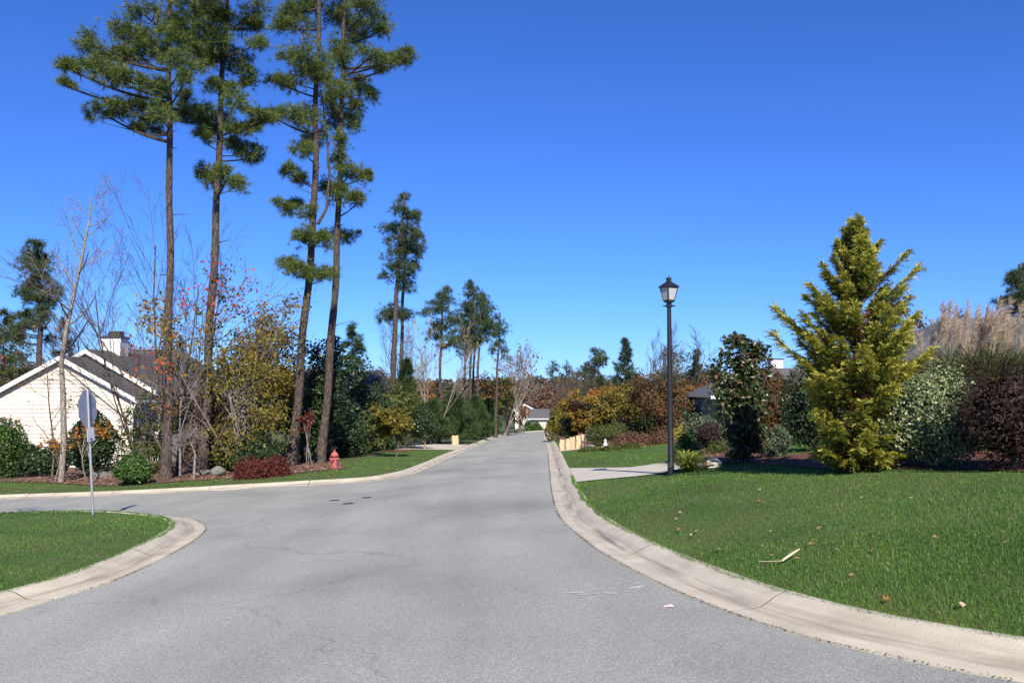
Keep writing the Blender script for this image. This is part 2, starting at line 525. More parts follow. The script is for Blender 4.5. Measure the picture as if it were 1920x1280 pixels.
KERB_W = .60
def offset(c, side, w):
    t = unit(np.gradient(c, axis=0))
    n = np.stack([-t[:, 1], t[:, 0]], 1) * side
    return c + n * w


kerb_R = [(75, -1.5), (25, .9), (12, 2.0), (5.4, 3.55)] + [tuple(G0(*p)) for p in
          [(1920, 1280), (1700, 1238), (1550, 1205), (1400, 1160), (1290, 1118), (1200, 1075), (1130, 1037), (1080, 1000), (1050, 970), (1037, 935), (1031, 890), (1028, 855), (1024, 830)]] \
         + [(3.1, 82), (3.9, 100), (5.2, 110), (9, 116), (16, 119), (30, 121), (75, 124)]
kerb_L = [(-75, 30), (-30, 26.6)] + [tuple(G0(*p)) for p in
          [(0, 936), (200, 929), (400, 919), (560, 910), (700, 901), (768, 890), (810, 875), (850, 855), (880, 842)]] \
         + [(-1.9, 84), (-.6, 112), (0.4, 121), (4, 126), (10, 128), (30, 130), (75, 133)]
kerb_C = [(-75, 23.5), (-20, 20.5), (-12, 19.8), (-9.0, 18.9)] + [tuple(G0(*p)) for p in
          [(345, 971), (374, 979), (386, 992), (362, 1015), (300, 1050), (200, 1094), (90, 1127), (0, 1155)]] \
         + [(-7.2, 6.1), (-12, 4.6), (-30, 3.4), (-75, 2)]
CURVES = {}
for key, pts, side in (('R', kerb_R, -1), ('L', kerb_L, 1), ('C', kerb_C, -1)):
    c, t = resample(catmull(pts, .1), .25)
    CURVES[key] = dict(c=c, t=t, side=side, back=offset(c, side, KERB_W - .03))
REG = {
    'R': np.vstack([CURVES['R']['back'], [(76, 124), (76, -1.5)]]),
    'L': np.vstack([CURVES['L']['back'], [(75, 230), (-100, 230), (-100, 30)]]),
    'C': CURVES['C']['back'],
}


def inside(Q, poly):
    x, y = Q[:, 0], Q[:, 1]
    r = np.zeros(len(Q), bool)
    a = poly; b = np.roll(poly, -1, 0)
    for (x1, y1), (x2, y2) in zip(a, b):
        if y1 == y2: continue
        m = ((y1 > y) != (y2 > y))
        if not m.any(): continue
        xi = (x2 - x1) * (y - y1) / (y2 - y1) + x1
        r ^= m & (x < xi)
    return r


def dist(Q, C):
    out = np.full(len(Q), 1e9)
    C = C[::2]
    for i in range(0, len(Q), 20000):
        q = Q[i:i + 20000]
        d = np.full(len(q), 1e9)
        for k in range(0, len(C) - 1, 64):
            a = C[k:k + 64]; b = C[k + 1:k + 65]; a = a[:len(b)]
            ab = b - a
            w = q[:, None] - a[None]
            t = np.clip((w * ab).sum(-1) / np.maximum((ab * ab).sum(-1), 1e-9), 0, 1)
            d = np.minimum(d, np.linalg.norm(w - t[..., None] * ab, axis=-1).min(1))
        out[i:i + 20000] = d
    return out


def sstep(a, b, x):
    t = np.clip((x - a) / (b - a), 0, 1)
    return t * t * (3 - 2 * t)


def rise(key, Q, s):
    if key == 'R':
        amp = .16 + .54 * (1 - sstep(16, 34, Q[:, 1]))
        return .092 + amp * (1 - np.exp(-s / 4))
    if key == 'L':
        return .092 + .28 * (1 - np.exp(-s / 5)) + .02 * np.sin(Q[:, 0] * .7) * sstep(0, 3, s)
    return .092 + .13 * (1 - np.exp(-s / 1.5))


class SDF:
    """signed distance to a land's kerb edge on a grid, for quick look-up"""
    def __init__(self, key, x0, x1, y0, y1, st):
        self.x0, self.y0, self.st = x0, y0, st
        xs = np.arange(x0, x1 + st, st); ys = np.arange(y0, y1 + st, st)
        X, Y = np.meshgrid(xs, ys)
        q = np.stack([X.ravel(), Y.ravel()], 1)
        c = CURVES[key]['back']
        c = c[(c[:, 0] > x0 - 25) & (c[:, 0] < x1 + 25) & (c[:, 1] > y0 - 25) & (c[:, 1] < y1 + 25)]
        s = np.where(inside(q, REG[key]), 1, -1) * dist(q, c)
        self.g = s.reshape(X.shape)
        self.x1, self.y1 = xs[-1], ys[-1]

    def __call__(self, Q):
        fx = np.clip((Q[:, 0] - self.x0) / self.st, 0, self.g.shape[1] - 1.001); fy = np.clip((Q[:, 1] - self.y0) / self.st, 0, self.g.shape[0] - 1.001)
        i, j = fx.astype(int), fy.astype(int); u, v = fx - i, fy - j
        g = self.g
        return (g[j, i] * (1 - u) + g[j, i + 1] * u) * (1 - v) + (g[j + 1, i] * (1 - u) + g[j + 1, i + 1] * u) * v


NEAR = {k: SDF(k, -24, 24, -1, 46, .25) for k in 'RLC'}
FAR = {k: SDF(k, -100, 76, -4, 232, 2.0) for k in 'RLC'}


def HH(Q):
    """height of whatever ground there is at Q (n,2); also which land it is"""
    Q = np.atleast_2d(np.asarray(Q, float))
    z = zb(Q[:, 0], Q[:, 1])
    which = np.zeros(len(Q), int)
    for i, key in enumerate('RLC'):
        nr = (np.abs(Q[:, 0]) < 23.9) & (Q[:, 1] > -.9) & (Q[:, 1] < 45.9)
        s = np.where(nr, NEAR[key](Q), FAR[key](Q))
        m = s > 0
        if m.any():
            z[m] += rise(key, Q[m], s[m])
            which[m] = i + 1
    return z, which


def H(x, y):
    return float(HH([(x, y)])[0][0])


def G(px, py):
    r = ray(px, py)
    d = np.geomspace(3.5, 220, 700)
    pts = np.array([0, 0, EYE]) + r[None] * (d / r[1])[:, None]
    z, _ = HH(pts[:, :2])
    below = pts[:, 2] <= z
    k = int(np.argmax(below)) if below.any() else len(d) - 1
    q = pts[k]
    return np.array([q[0], q[1], z[k]])


def B(px, d, sink=.05):
    x = (px - 960) / FPX * d
    return np.array([x, d, H(x, d) - sink])


def Z(py, d):
    return P(960, py, d)[2]


# ------------------------------------------------------------------ setting: ground, road, lands, kerbs
g = Geo()
xs = np.concatenate([np.linspace(-1800, -200, 18), np.linspace(-160, 160, 41), np.linspace(200, 1800, 18)])
ys = np.concatenate([np.linspace(-60, 240, 46), np.linspace(260, 1300, 60), np.linspace(1400, 3000, 9)])
XX, YY = np.meshgrid(xs, ys)
def ground_z(X, Y):
    z = zb(X, Y) - .38
    ridge = 16 + 9 * np.exp(-((X + 330) / 260) ** 2) + 3 * np.sin(X * .011) + 2 * np.sin(X * .027 + 1) - 9 * np.exp(-((X - 70) / 160) ** 2)
    z = z + ridge * sstep(420, 820, Y) + 3 * sstep(900, 2500, Y)
    return z
VV = np.stack([XX, YY, ground_z(XX, YY)], -1).reshape(-1, 3)
nx, ny = len(xs), len(ys)
ii = (np.arange(ny - 1)[:, None] * nx + np.arange(nx - 1)[None]).ravel()
g.add(VV, np.stack([ii, ii + 1, ii + 1 + nx, ii + nx], 1))
tag(g.build('ground', M['ground'], smooth=True), 'wooded valley floor and ridge reaching to the horizon', None, kind='structure')

g = Geo()
xs = np.linspace(-74, 74, 149); ys = np.linspace(-9, 136, 146)
XX, YY = np.meshgrid(xs, ys)
nx, ny = len(xs), len(ys)
ii = (np.arange(ny - 1)[:, None] * nx + np.arange(nx - 1)[None]).ravel()
g.add(np.stack([XX, YY, zb(XX, YY)], -1).reshape(-1, 3), np.stack([ii, ii + 1, ii + 1 + nx, ii + nx], 1))
tag(g.build('road', M['asphalt'], smooth=True), 'grey asphalt street with a side street joining at left', None, kind='structure')


def cdt_sheet(name, poly, zfun, mat_, res, extra=None):
    poly = np.asarray(poly, float)
    lo, hi = poly.min(0), poly.max(0)
    pts = []
    rr = random.Random(5)
    for (x0, x1, y0, y1, r) in (extra or [(lo[0], hi[0], lo[1], hi[1], res)]):
        gx, gy = np.meshgrid(np.arange(x0, x1, r), np.arange(y0, y1, r))
        q = np.stack([gx.ravel(), gy.ravel()], 1) + np.array([rr.uniform(-.2, .2) * r, 0])
        pts.append(q)
    q = np.concatenate(pts)
    q = q[inside(q, poly)]
    q = q[dist(q, np.repeat(np.vstack([poly, poly[:1]]), 2, 0)) > .12]
    allv = np.vstack([poly, q])
    n = len(poly)
    r = delaunay_2d_cdt([Vector(v) for v in allv], [], [list(range(n))], 1, 1e-5)
    V2 = np.array([(v.x, v.y) for v in r[0]])
    g = Geo()
    g.add(np.column_stack([V2, zfun(V2)]), np.array([list(f) for f in r[2]]))
    me = g.build(name, mat_, smooth=True)
    return me


for key, nm, lab, ex in (
        ('R', 'lawn_terrain', 'land with lawns and beds right of the street', [(-2, 40, -1, 30, .8), (-2, 75, 30, 125, 4), (40, 75, -1, 30, 4)]),
        ('L', 'lawn_terrain', 'land with lawns and beds left of the street', [(-30, 0, 24, 60, 1.0), (-100, -30, 24, 230, 6), (-30, 75, 60, 230, 5)]),
        ('C', 'lawn_terrain', 'grassy corner at the near side of the side street', [(-30, 0, 0, 24, .6), (-75, -30, 0, 24, 4)])):
    poly, _ = resample(np.vstack([REG[key], REG[key][:1]]), .5)
    poly = poly[:-1]
    def zf(Q, key=key):
        return zb(Q[:, 0], Q[:, 1]) + rise(key, Q, dist(Q, CURVES[key]['back']))
    tag(cdt_sheet(nm, poly, zf, M['soil'], 1, ex), lab, None, kind='structure')

# rolled kerbs, cast in lengths with open joints
PROF = [(w_ * KERB_W / .66, h_) for w_, h_ in [(0, -.06), (0, .008), (.012, .012), (.26, .004), (.33, .012), (.41, .045), (.48, .078), (.55, .098), (.61, .106), (.65, .104), (.66, .095), (.66, -.06)]]
for key, lab in (('R', 'rolled concrete kerb along the right lawns'), ('L', 'rolled concrete kerb along the far left lawns'), ('C', 'rolled concrete kerb round the near left corner')):
    cv = CURVES[key]
    root = thing('kerb', lab, None, (0, 0, 0))
    root['kind'] = 'structure'
    c, t, side = cv['c'], cv['t'], cv['side']
    tt = unit(np.gradient(c, axis=0))
    nn = np.stack([-tt[:, 1], tt[:, 0]], 1) * side
    SEG = 3.0
    rk = random.Random(3)
    s0 = 0.
    while s0 < t[-1] - .5:
        s1 = min(s0 + SEG, t[-1])
        mid = np.array([np.interp((s0 + s1) / 2, t, c[:, 0]), np.interp((s0 + s1) / 2, t, c[:, 1])])
        if abs(mid[0]) < 40 and mid[1] > 0:
            n = 17
            st = np.concatenate([[s0 + .002, s0 + .010, s0 + .022], np.linspace(s0 + .05, s1 - .05, n - 6), [s1 - .022, s1 - .010, s1 - .002]])
            gr_ = np.zeros(n); gr_[[0, -1]] = -.012
            cc = np.stack([np.interp(st, t, c[:, 0]), np.interp(st, t, c[:, 1])], 1)
            nv = unit(np.stack([np.interp(st, t, nn[:, 0]), np.interp(st, t, nn[:, 1])], 1))
            dz = rk.uniform(-.004, .004)
            rows = []
            for w, h in PROF:
                q = cc + nv * w
                rows.append(np.column_stack([q, zb(q[:, 0], q[:, 1]) + h + dz + (gr_ if h > -.01 else 0)]))
            V = np.array(rows)                      # (profile, n, 3)
            m = len(PROF)
            i = (np.arange(m - 1)[:, None] * n + np.arange(n - 1)[None]).ravel()
            F = np.stack([i, i + n, i + n + 1, i + 1], 1) if side < 0 else np.stack([i, i + 1, i + n + 1, i + n], 1)
            gk = Geo()
            gk.add(V.reshape(-1, 3), F)
            gk.M[-1] = np.where(np.isin(np.tile(np.arange(n - 1), m - 1), (0, n - 2)), 1, 0)
            for e in (0, n - 1):                    # end faces
                gk.add(V[:, e], [list(range(m))], 1)
            o = gk.build('kerb_stone', [M['kerb'], M['jointdirt']], parent=root, smooth=False)
            uvl = o.data.uv_layers.new(name='UVMap')
            S = np.tile(st, m); W = np.repeat([p[0] / KERB_W for p in PROF], n)
            S = np.concatenate([S, np.full(m, st[0]), np.full(m, st[-1])]); W = np.concatenate([W, [p[0] / KERB_W for p in PROF], [p[0] / KERB_W for p in PROF]])
            li = np.zeros(len(o.data.loops), np.int32); o.data.loops.foreach_get('vertex_index', li)
            uvl.data.foreach_set('uv', np.stack([S[li], W[li]], 1).astype(np.float32).ravel())
            sm = np.ones(len(o.data.polygons), bool); sm[-2:] = False
            o.data.polygons.foreach_set('use_smooth', sm)
        s0 = s1

NOGRASS = []


def bed(name, label, pix, dz, mat_, kind='structure', world=False, res=.7, thick=False, nograss=True):
    poly = np.array(pix, float) if world else np.array([G(*p)[:2] for p in pix])
    poly = np.vstack([poly, poly[:1]])
    poly = catmull(poly, .4)[:-1] if not thick else resample(poly, .5)[0][:-1]
    zf = lambda Q: HH(Q)[0] + dz
    o = tag(cdt_sheet(name, poly, zf, mat_, res), label, None, kind=kind)
    if nograss: NOGRASS.append(poly)
    return o


# driveways
def kpt(key, px, py):
    q = G0(px, py)
    b = CURVES[key]['back']
    return b[np.argmin(np.linalg.norm(b - q, axis=1))]


a, b_ = kpt('R', 1078, 912), kpt('R', 1062, 884)
e1 = G(1262, 891)[:2]
bed('driveway', 'pale concrete driveway behind the black lamp post', [a + (.02, 0), e1 + (-.35, .75), e1 + (.9, 1.2), e1 + (1.3, 4.4), e1 + (-.2, 4.2), b_ + (.02, 0)], .022, M['drive'], world=True, thick=True)
a2 = kpt('R', 1040, 851); a3 = kpt('R', 1036, 845)
bed('driveway', 'concrete driveway with the paper bags standing on it', [a2 + (.02, 0), a2 + (3.2, 1.0), a2 + (9, 2), a2 + (9, 5), a3 + (3, 1.6), a3 + (.02, 0)], .022, M['drive'], world=True, thick=True)
a4 = kpt('R', 1030, 829); a5 = kpt('R', 1029, 826)
bed('driveway', 'farthest right hand driveway, a thin pale strip', [a4 + (.02, 0), a4 + (12, .5), a4 + (12, 4.5), a5 + (.02, 0)], .022, M['drive'], world=True, thick=True)
l1 = kpt('L', 845, 847); l2 = kpt('L', 866, 837)
bed('driveway', 'concrete driveway curving in at left past the paper bag', [l1 + (-.02, 0), l1 + (-2.6, 1.2), l1 + (-6, 2.6), l1 + (-12, 3.6), l1 + (-12, 8.5), l1 + (-6, 7.2), l2 + (-2.6, 1.8), l2 + (-.02, 0)], .022, M['drive'], world=True, thick=True)

# planting beds
bed('mulch_bed', 'brown mulch bed under the golden cypress and the shrubs', [(1560, 881), (1640, 880), (1760, 880), (1920, 886), (2150, 890), (2200, 850), (1900, 848), (1700, 846), (1560, 846), (1500, 852), (1440, 858), (1400, 862), (1380, 866), (1440, 872), (1500, 876)], .02, M['mulch'])
bed('mulch_bed', 'leaf strewn woodland bed below the tall pines', [(-60, 900), (80, 905), (220, 911), (330, 904), (450, 897), (550, 889), (640, 880), (642, 872), (600, 860), (450, 864), (300, 868), (120, 878), (-60, 880)], .02, M['litter'])
bed('mulch_bed', 'red mulch strip beside the left driveway', [(716, 845), (755, 847), (775, 842), (768, 838), (735, 836), (715, 839)], .02, M['redmulch'])
bed('mulch_bed', 'mulch bed of the heather border on the second lawn', [(1095, 845), (1150, 842), (1220, 834), (1262, 829), (1262, 818), (1190, 818), (1110, 826)], .02, M['mulch'])
bed('mulch_bed', 'mulch bed with yellow flowers before the magnolia', [(1268, 872), (1310, 878), (1372, 868), (1420, 864), (1420, 842), (1330, 840), (1270, 846)], .02, M['mulch'])

# ------------------------------------------------------------------ plant builders
SEED = [100]
def RNG():
    SEED[0] += 1
    return np.random.default_rng(SEED[0])


def bez(a, b, c, n=6):
    t = np.linspace(0, 1, n)[:, None]
    return (1 - t) ** 2 * a + 2 * t * (1 - t) * b + t * t * c


def pine(name, label, trunk, d, r0, clumps, cat='pine tree', k=15, L=.26, w=.013, dens=1., leaf='pine', barkm='pinebark', group=None, side=8, depth_amp=1.0, extra_trunks=(), base=None, boughs=False):
    """tall pine: trunk through given points, every clump a cloud of needle tufts carried by its own bough"""
    rng = RNG()
    tp = [P(x, y, d) for x, y in trunk]
    if base is not None: tp[0] = np.array(base)
    else: tp[0] = B(trunk[0][0], d)
    tp = np.array(tp)
    zz = tp[:, 2]
    o = thing(name, label, cat, tuple(tp[0]), group)
    def at(z):
        return np.array([np.interp(z, zz, tp[:, 0]), np.interp(z, zz, tp[:, 1]), z])
    n = 40
    zs = np.linspace(zz[0], zz[-1], n)
    tpts = np.array([at(z) for z in zs])
    # smooth the polyline a little and let it wander
    for _ in range(3): tpts[1:-1] = (tpts[:-2] + tpts[1:-1] * 2 + tpts[2:]) / 4
    tpts[:, 0] += .03 * np.sin(zs * 1.3); tpts[:, 1] += .04 * np.sin(zs * .9 + 1)
    fr = (zs - zz[0]) / (zz[-1] - zz[0])
    rad = r0 * (1 - .70 * fr ** 1.1) * (1 + .5 * np.exp(-fr * 45)) * (1 + .04 * rng.normal(size=n))
    gt = Geo(); tube(gt, tpts, rad, side)
    for _ in range(12 if boughs else 0):          # dead stubs and bare twigs below the crown
        z_ = rng.uniform(zz[0] + 3.5, zz[-1] * .6); a_ = rng.uniform(0, 6.28); l_ = rng.uniform(.15, .75)
        p_ = at(z_); e_ = p_ + np.array([math.cos(a_) * l_, math.sin(a_) * l_, rng.uniform(-.2, .25)])
        tube(gt, bez(p_, (p_ + e_) / 2 + np.array([0, 0, .05]), e_, 5), np.linspace(.022, .006, 5), 4)
    for et in extra_trunks:
        q = np.array([P(x, y, dd) for x, y, dd in et])
        tube(gt, catmull3(q), np.linspace(r0 * .38, r0 * .16, len(catmull3(q))), 6)
    gt.build('trunk', M[barkm], parent=o, smooth=True)
    gb, gl = Geo(), Geo()
    px = d / FPX
    if boughs: gb = None
    for (cx, cy, rx, ry) in clumps:
        if boughs: gb, gl = Geo(), Geo()
        rx_, rz_ = rx * px * 1.12, ry * px * 1.12
        c = P(cx, cy, d)
        off = rng.uniform(-1, 1) * (1.3 * depth_amp)
        c = P(cx, cy, d + off)
        ry_ = max(rx_, rz_) * rng.uniform(.8, 1.2)
        a = at(min(c[2] - rz_ * .6 - abs(c[0] - at(c[2])[0]) * rng.uniform(.1, .45), zz[-1]))
        mid = (a + c) / 2 + np.array([0, 0, -.12 * np.linalg.norm(c - a)])
        q = bez(a, mid, c - np.array([0, 0, rz_ * .3]), 7)
        br = max(.018, min(.07, .03 * np.linalg.norm(c - a)))
        tube(gb, q, np.linspace(br, br * .35, 7), 5)
        N = int(dens * (16 + 62 * (rx_ * rz_ + .5 * rx_ * ry_)))
        Rv = np.array([rx_, ry_, rz_])
        S = int(rng.integers(4, 7))
        sc_ = rnd_unit(rng, S) * rng.uniform(.25, .85, (S, 1))
        sc_[:, 2] *= .9
        wgt = rng.uniform(.4, 1.3, S)
        ci = rng.choice(S, N, p=wgt / wgt.sum())
        C = c + (sc_[ci] + rng.normal(size=(N, 3)) * np.array([.31, .31, .28])) * Rv
        D = unit(C - c + np.array([0, 0, .12]))
        needles(gl, rng, C, unit(D + np.array([0, 0, .35])), k, L, w)
        for j in rng.choice(N, min(N, 9), replace=False):
            s = q[rng.integers(3, 7)]
            tube(gb, bez(s, (s + C[j]) / 2 - np.array([0, 0, .06]), C[j], 4), np.linspace(.016, .006, 4), 3)
        if boughs:
            bo = gb.build('bough', M['darkbark'], parent=o)
            gl.build('needles', M[leaf], parent=bo)
    if not boughs:
        gb.build('branches', M['darkbark'], parent=o)
        gl.build('crown', M[leaf], parent=o)
    return o


def catmull3(q):
    q = np.asarray(q)
    t = np.linspace(0, len(q) - 1, 4 * len(q))
    return np.stack([np.interp(t, np.arange(len(q)), q[:, i]) for i in range(3)], 1)


def auto_clumps(rng, px, top, bot, w, n, shape=.55, rx=20, ry=12):
    out = []
    for i in range(n):
        t = (i + rng.uniform(0, 1)) / n
        y = top + (bot - top) * t
        ww = w * min(1, (t + .08) ** shape * 1.2) * (1 if t < .75 else .8)
        out.append((px(y) + rng.uniform(-1, 1) * ww, y, rx * rng.uniform(.6, 1.25) * (.5 + .5 * min(1, t * 3)), ry * rng.uniform(.7, 1.2)))
    return out


def grow(rng, p, d, L, r, level, maxl, out, tips, up=.12, wander=.22, nch=5, ang=.7, ratio=.62, t0=.25):
    n = 5 if level < 2 else 4
    pts = [p]; rads = [r]
    dd = d
    for i in range(n):
        dd = unit(dd + rng.normal(size=3) * wander / math.sqrt(n) + np.array([0, 0, up]))
        p = p + dd * L / n
        pts.append(p); rads.append(r * (1 - .62 * (i + 1) / n))
    out.append((np.array(pts), np.array(rads), level))
    if level >= maxl:
        tips.append((p, dd)); tips.append((pts[len(pts) // 2], dd))
        return
    k = nch if isinstance(nch, int) else nch[min(level, len(nch) - 1)]
    for j in range(k):
        t = t0 + (1 - t0) * (j + rng.uniform(.2, .9)) / k
        f = t * n; i = min(int(f), n - 1); u = f - i
        q = pts[i] * (1 - u) + pts[i + 1] * u
        rr = (rads[i] * (1 - u) + rads[i + 1] * u) * .5
        seg = unit(pts[i + 1] - pts[i])
        perp = unit(np.cross(seg, rnd_unit(rng, 1)[0]))
        an = ang * rng.uniform(.6, 1.3)
        nd_ = unit(seg * math.cos(an) + perp * math.sin(an))
        grow(rng, q, nd_, L * ratio * (1.15 - .5 * t) * rng.uniform(.75, 1.2), max(rr, .004), level + 1, maxl, out, tips, up, wander, nch, ang, ratio, .2)


def bare_tree(name, label, px, d, top, r0, spread=.62, maxl=3, nch=(8, 6, 4), stems=1, leaf=None, nleaf=0, lsize=.09, barkm='greybark', cat='bare tree', trunk=None, up=.1, ang=.7, ratio=.5, minr=.006, group=None, leafbox=None, bare_frac=.3, base=None):
    rng = RNG()
    b = B(px, d) if base is None else np.array(base)
    h = Z(top, d) - b[2]
    o = thing(name, label, cat, tuple(b), group)
    out, tips = [], []
    if trunk is not None:
        q = np.array([b] + [P(x, y, d) for x, y in trunk])
        q = catmull3(q)
        rads = np.linspace(r0, r0 * .18, len(q))
        out.append((q, rads, 0))
        n = len(q)
        for j in range(nch[0]):
            t = bare_frac + (1 - bare_frac) * (j + rng.uniform(.1, .9)) / nch[0]
            i = min(int(t * (n - 1)), n - 2)
            seg = unit(q[i + 1] - q[i])
            perp = unit(np.cross(seg, rnd_unit(rng, 1)[0])); an = ang * rng.uniform(.7, 1.3)
            grow(rng, q[i], unit(seg * math.cos(an) + perp * math.sin(an)), h * ratio * (1.1 - .75 * t) * rng.uniform(.6, 1.1), rads[i] * .55, 1, maxl, out, tips, up, .25, nch, ang, .58)
    else:
        for s in range(stems):
            dirn = unit(np.array([0, 0, 1.]) + (rng.normal(size=3) * np.array([1, 1, 0]) * (.28 if stems > 1 else .05)))
            grow(rng, b + (rng.normal(size=3) * np.array([.15, .15, 0]) if stems > 1 else 0), dirn, h * rng.uniform(.8, 1) * .86, r0 * (rng.uniform(.35, .62) if stems > 1 else 1), 0, maxl, out, tips, up * .4, .12, nch, ang, ratio, bare_frac)
    gt, gw = Geo(), Geo()
    for pts, rads, lv in out:
        rads = np.maximum(rads, minr * (1.2 if lv < 2 else .8))
        if lv == 0: tube(gt, pts, rads, 7)
        else: tube(gw, pts, rads, 5 if lv == 1 else 3)
    gt.build('trunk', M[barkm], parent=o, smooth=True)
    gw.build('branches', M[barkm] if barkm in ('palebark', 'greybark') else M['twig'], parent=o, smooth=True)
    if leaf and nleaf:
        tp = np.array([t[0] for t in tips])
        if leafbox is not None:
            tp = tp[(leafbox(tp))] if leafbox(tp).any() else tp
        idx = rng.integers(0, len(tp), nleaf)
        C = tp[idx] + rng.normal(size=(nleaf, 3)) * .13
        gl = Geo(); leaves(gl, rng, C, rnd_unit(rng, nleaf), lsize, .7, .3, .2, 1., droop=.3)
        gl.build('foliage', M[leaf], parent=o)
    return o


def leafy(name, label, px, d, top, cbot, w, leaf, nleaf, lsize, cat='tree', barkm='greybark', r0=.09, K=26, stems=1, flat=1., cluster=.34, basepx=None, lean=0, group=None, gap=.8, base=None, twig=True, outw=.5):
    """broadleaf tree: limbs run to clusters of leaves spread through an uneven crown"""
    rng = RNG()
    b = (B(px, d) if basepx is None else B(basepx, d)) if base is None else np.array(base)
    o = thing(name, label, cat, tuple(b), group)
    s = d / FPX
    zt, zbm = Z(top, d), Z(cbot, d)
    cx = (px - 960) / FPX * d
    c = np.array([cx, d, (zt + zbm) / 2])
    R = np.array([w * s * .5, w * s * .5, (zt - zbm) / 2])
    gt, gw, gl = Geo(), Geo(), Geo()
    tops = []
    for i in range(stems):
        e = c + np.array([rng.normal() * R[0] * .25, rng.normal() * R[1] * .25, R[2] * rng.uniform(-.1, .5)])
        st = b + (rng.normal(size=3) * np.array([.12, .12, 0]) if stems > 1 else 0)
        m = (st + e) / 2 + np.array([rng.normal() * .12, rng.normal() * .12, 0])
        q = bez(st, m, e, 10)
        tube(gt, q, np.linspace(r0, r0 * .3, 10) * (1 + .3 * np.exp(-np.arange(10))), 7)
        tops.append(q)
    D = rnd_unit(rng, K)
    rr = lump(rng, D, .3, 3) * rng.uniform(.15, 1., K) ** (1 / 2.4) * (1 - cluster * .5)
    CC = c + D * rr[:, None] * R
    per = nleaf // K
    for j in range(K):
        q = tops[rng.integers(0, len(tops))]
        i = rng.integers(4, 10)
        a = q[i]
        if twig: tube(gw, bez(a, (a + CC[j]) / 2 + np.array([0, 0, .1 * rng.uniform(-.5, 1)]), CC[j], 5), np.linspace(r0 * .35, .008, 5), 4)
        nn = int(per * rng.uniform(.6, 1.4))
        dd = rnd_unit(rng, nn)
        C = CC[j] + dd * (rng.uniform(0, 1, nn) ** .5)[:, None] * np.array([1, 1, .72 * flat]) * cluster * R.mean() * rng.uniform(.75, 1.25)
        oo = unit(C - c)
        leaves(gl, rng, C, unit(oo + dd * .6), lsize, .62, outw, .35, .75)
    gt.build('trunk', M[barkm], parent=o, smooth=True)
    if twig: gw.build('branches', M[barkm], parent=o)
    gl.build('crown', M[leaf], parent=o)
    return o


def shrub(name, label, px, py, w, h, leaf, n, lsize, shape='round', cat='shrub', depth=1., barkm='twig', group=None, d=None, lumps=.14, aspect=.55, outw=.6, core=.74, f=3., up=.25, base=None, sink=.04):
    rng = RNG()
    b = (G(px, py) if d is None else B(px, d, 0)) if base is None else np.array(base)
    dd = b[1]
    s = dd / FPX
    W, Hh = w * s * .5, h * s
    o = thing(name, label, cat, (b[0], b[1], b[2] - sink), group)
    D = rnd_unit(rng, n)
    rl = lump(rng, D, lumps, f) * (1 - .32 * rng.uniform(0, 1, n) ** 2.2)
    rl *= np.where(rng.uniform(size=n) < .06, 1 + .2 * rng.uniform(size=n), 1)
    if shape == 'round':
        c = b + np.array([0, 0, Hh * .5]); R = np.array([W, W * depth, Hh * .5])
    elif shape == 'dome':
        D[:, 2] = np.abs(D[:, 2]) * 1.05 - .05
        c = b + np.array([0, 0, .02]); R = np.array([W, W * depth, Hh])
    else:
        c = b + np.array([0, 0, Hh * .5]); R = np.array([W, W * depth, Hh * .5])
    C = c + D * rl[:, None] * R
    def shp(C):
        if shape == 'cone':
            t = np.clip((C[:, 2] - b[2]) / Hh, 0, 1)
            k = np.interp(t, [0, .12, .3, .6, .85, 1], [1.0, 1.22, 1.2, .98, .72, .5])
            C[:, :2] = c[:2] + (C[:, :2] - c[:2]) * k[:, None]
        if shape == 'vase':
            t = np.clip((C[:, 2] - b[2]) / Hh, 0, 1)
            k = np.interp(t, [0, .25, .7, 1], [.35, .6, 1.15, 1.1])
            C[:, :2] = c[:2] + (C[:, :2] - c[:2]) * k[:, None]
        return C
    C = shp(C)
    C[:, 2] = np.maximum(C[:, 2], b[2] + .01)
    gl = Geo()
    leaves(gl, rng, C, unit((C - c) / R), lsize, aspect, outw, up, .8)
    if core:
        # inner twiggy mass: more leaves deep inside so that the bush is not hollow
        m = max(60, n // 5)
        Dc = rnd_unit(rng, m)
        if shape == 'dome': Dc[:, 2] = np.abs(Dc[:, 2])
        Cc = shp(c + Dc * (core * rng.uniform(.55, 1, m))[:, None] * R)
        Cc[:, 2] = np.maximum(Cc[:, 2], b[2] + .02)
        leaves(gl, rng, Cc, Dc, lsize * 2.4, .8, .9, 0, .4)
    gl.build('foliage', M[leaf], parent=o)
    gs = Geo()
    for i in range(7):
        e = c + rnd_unit(rng, 1)[0] * R * np.array([.6, .6, .5])
        st = b + np.array([rng.normal() * W * .08, rng.normal() * W * .08, -.03])
        tube(gs, bez(st, (st + e) / 2 + np.array([0, 0, .05]), e, 5), np.linspace(max(.012, W * .035), .005, 5), 5)
    gs.build('stems', M[barkm], parent=o)
    return o


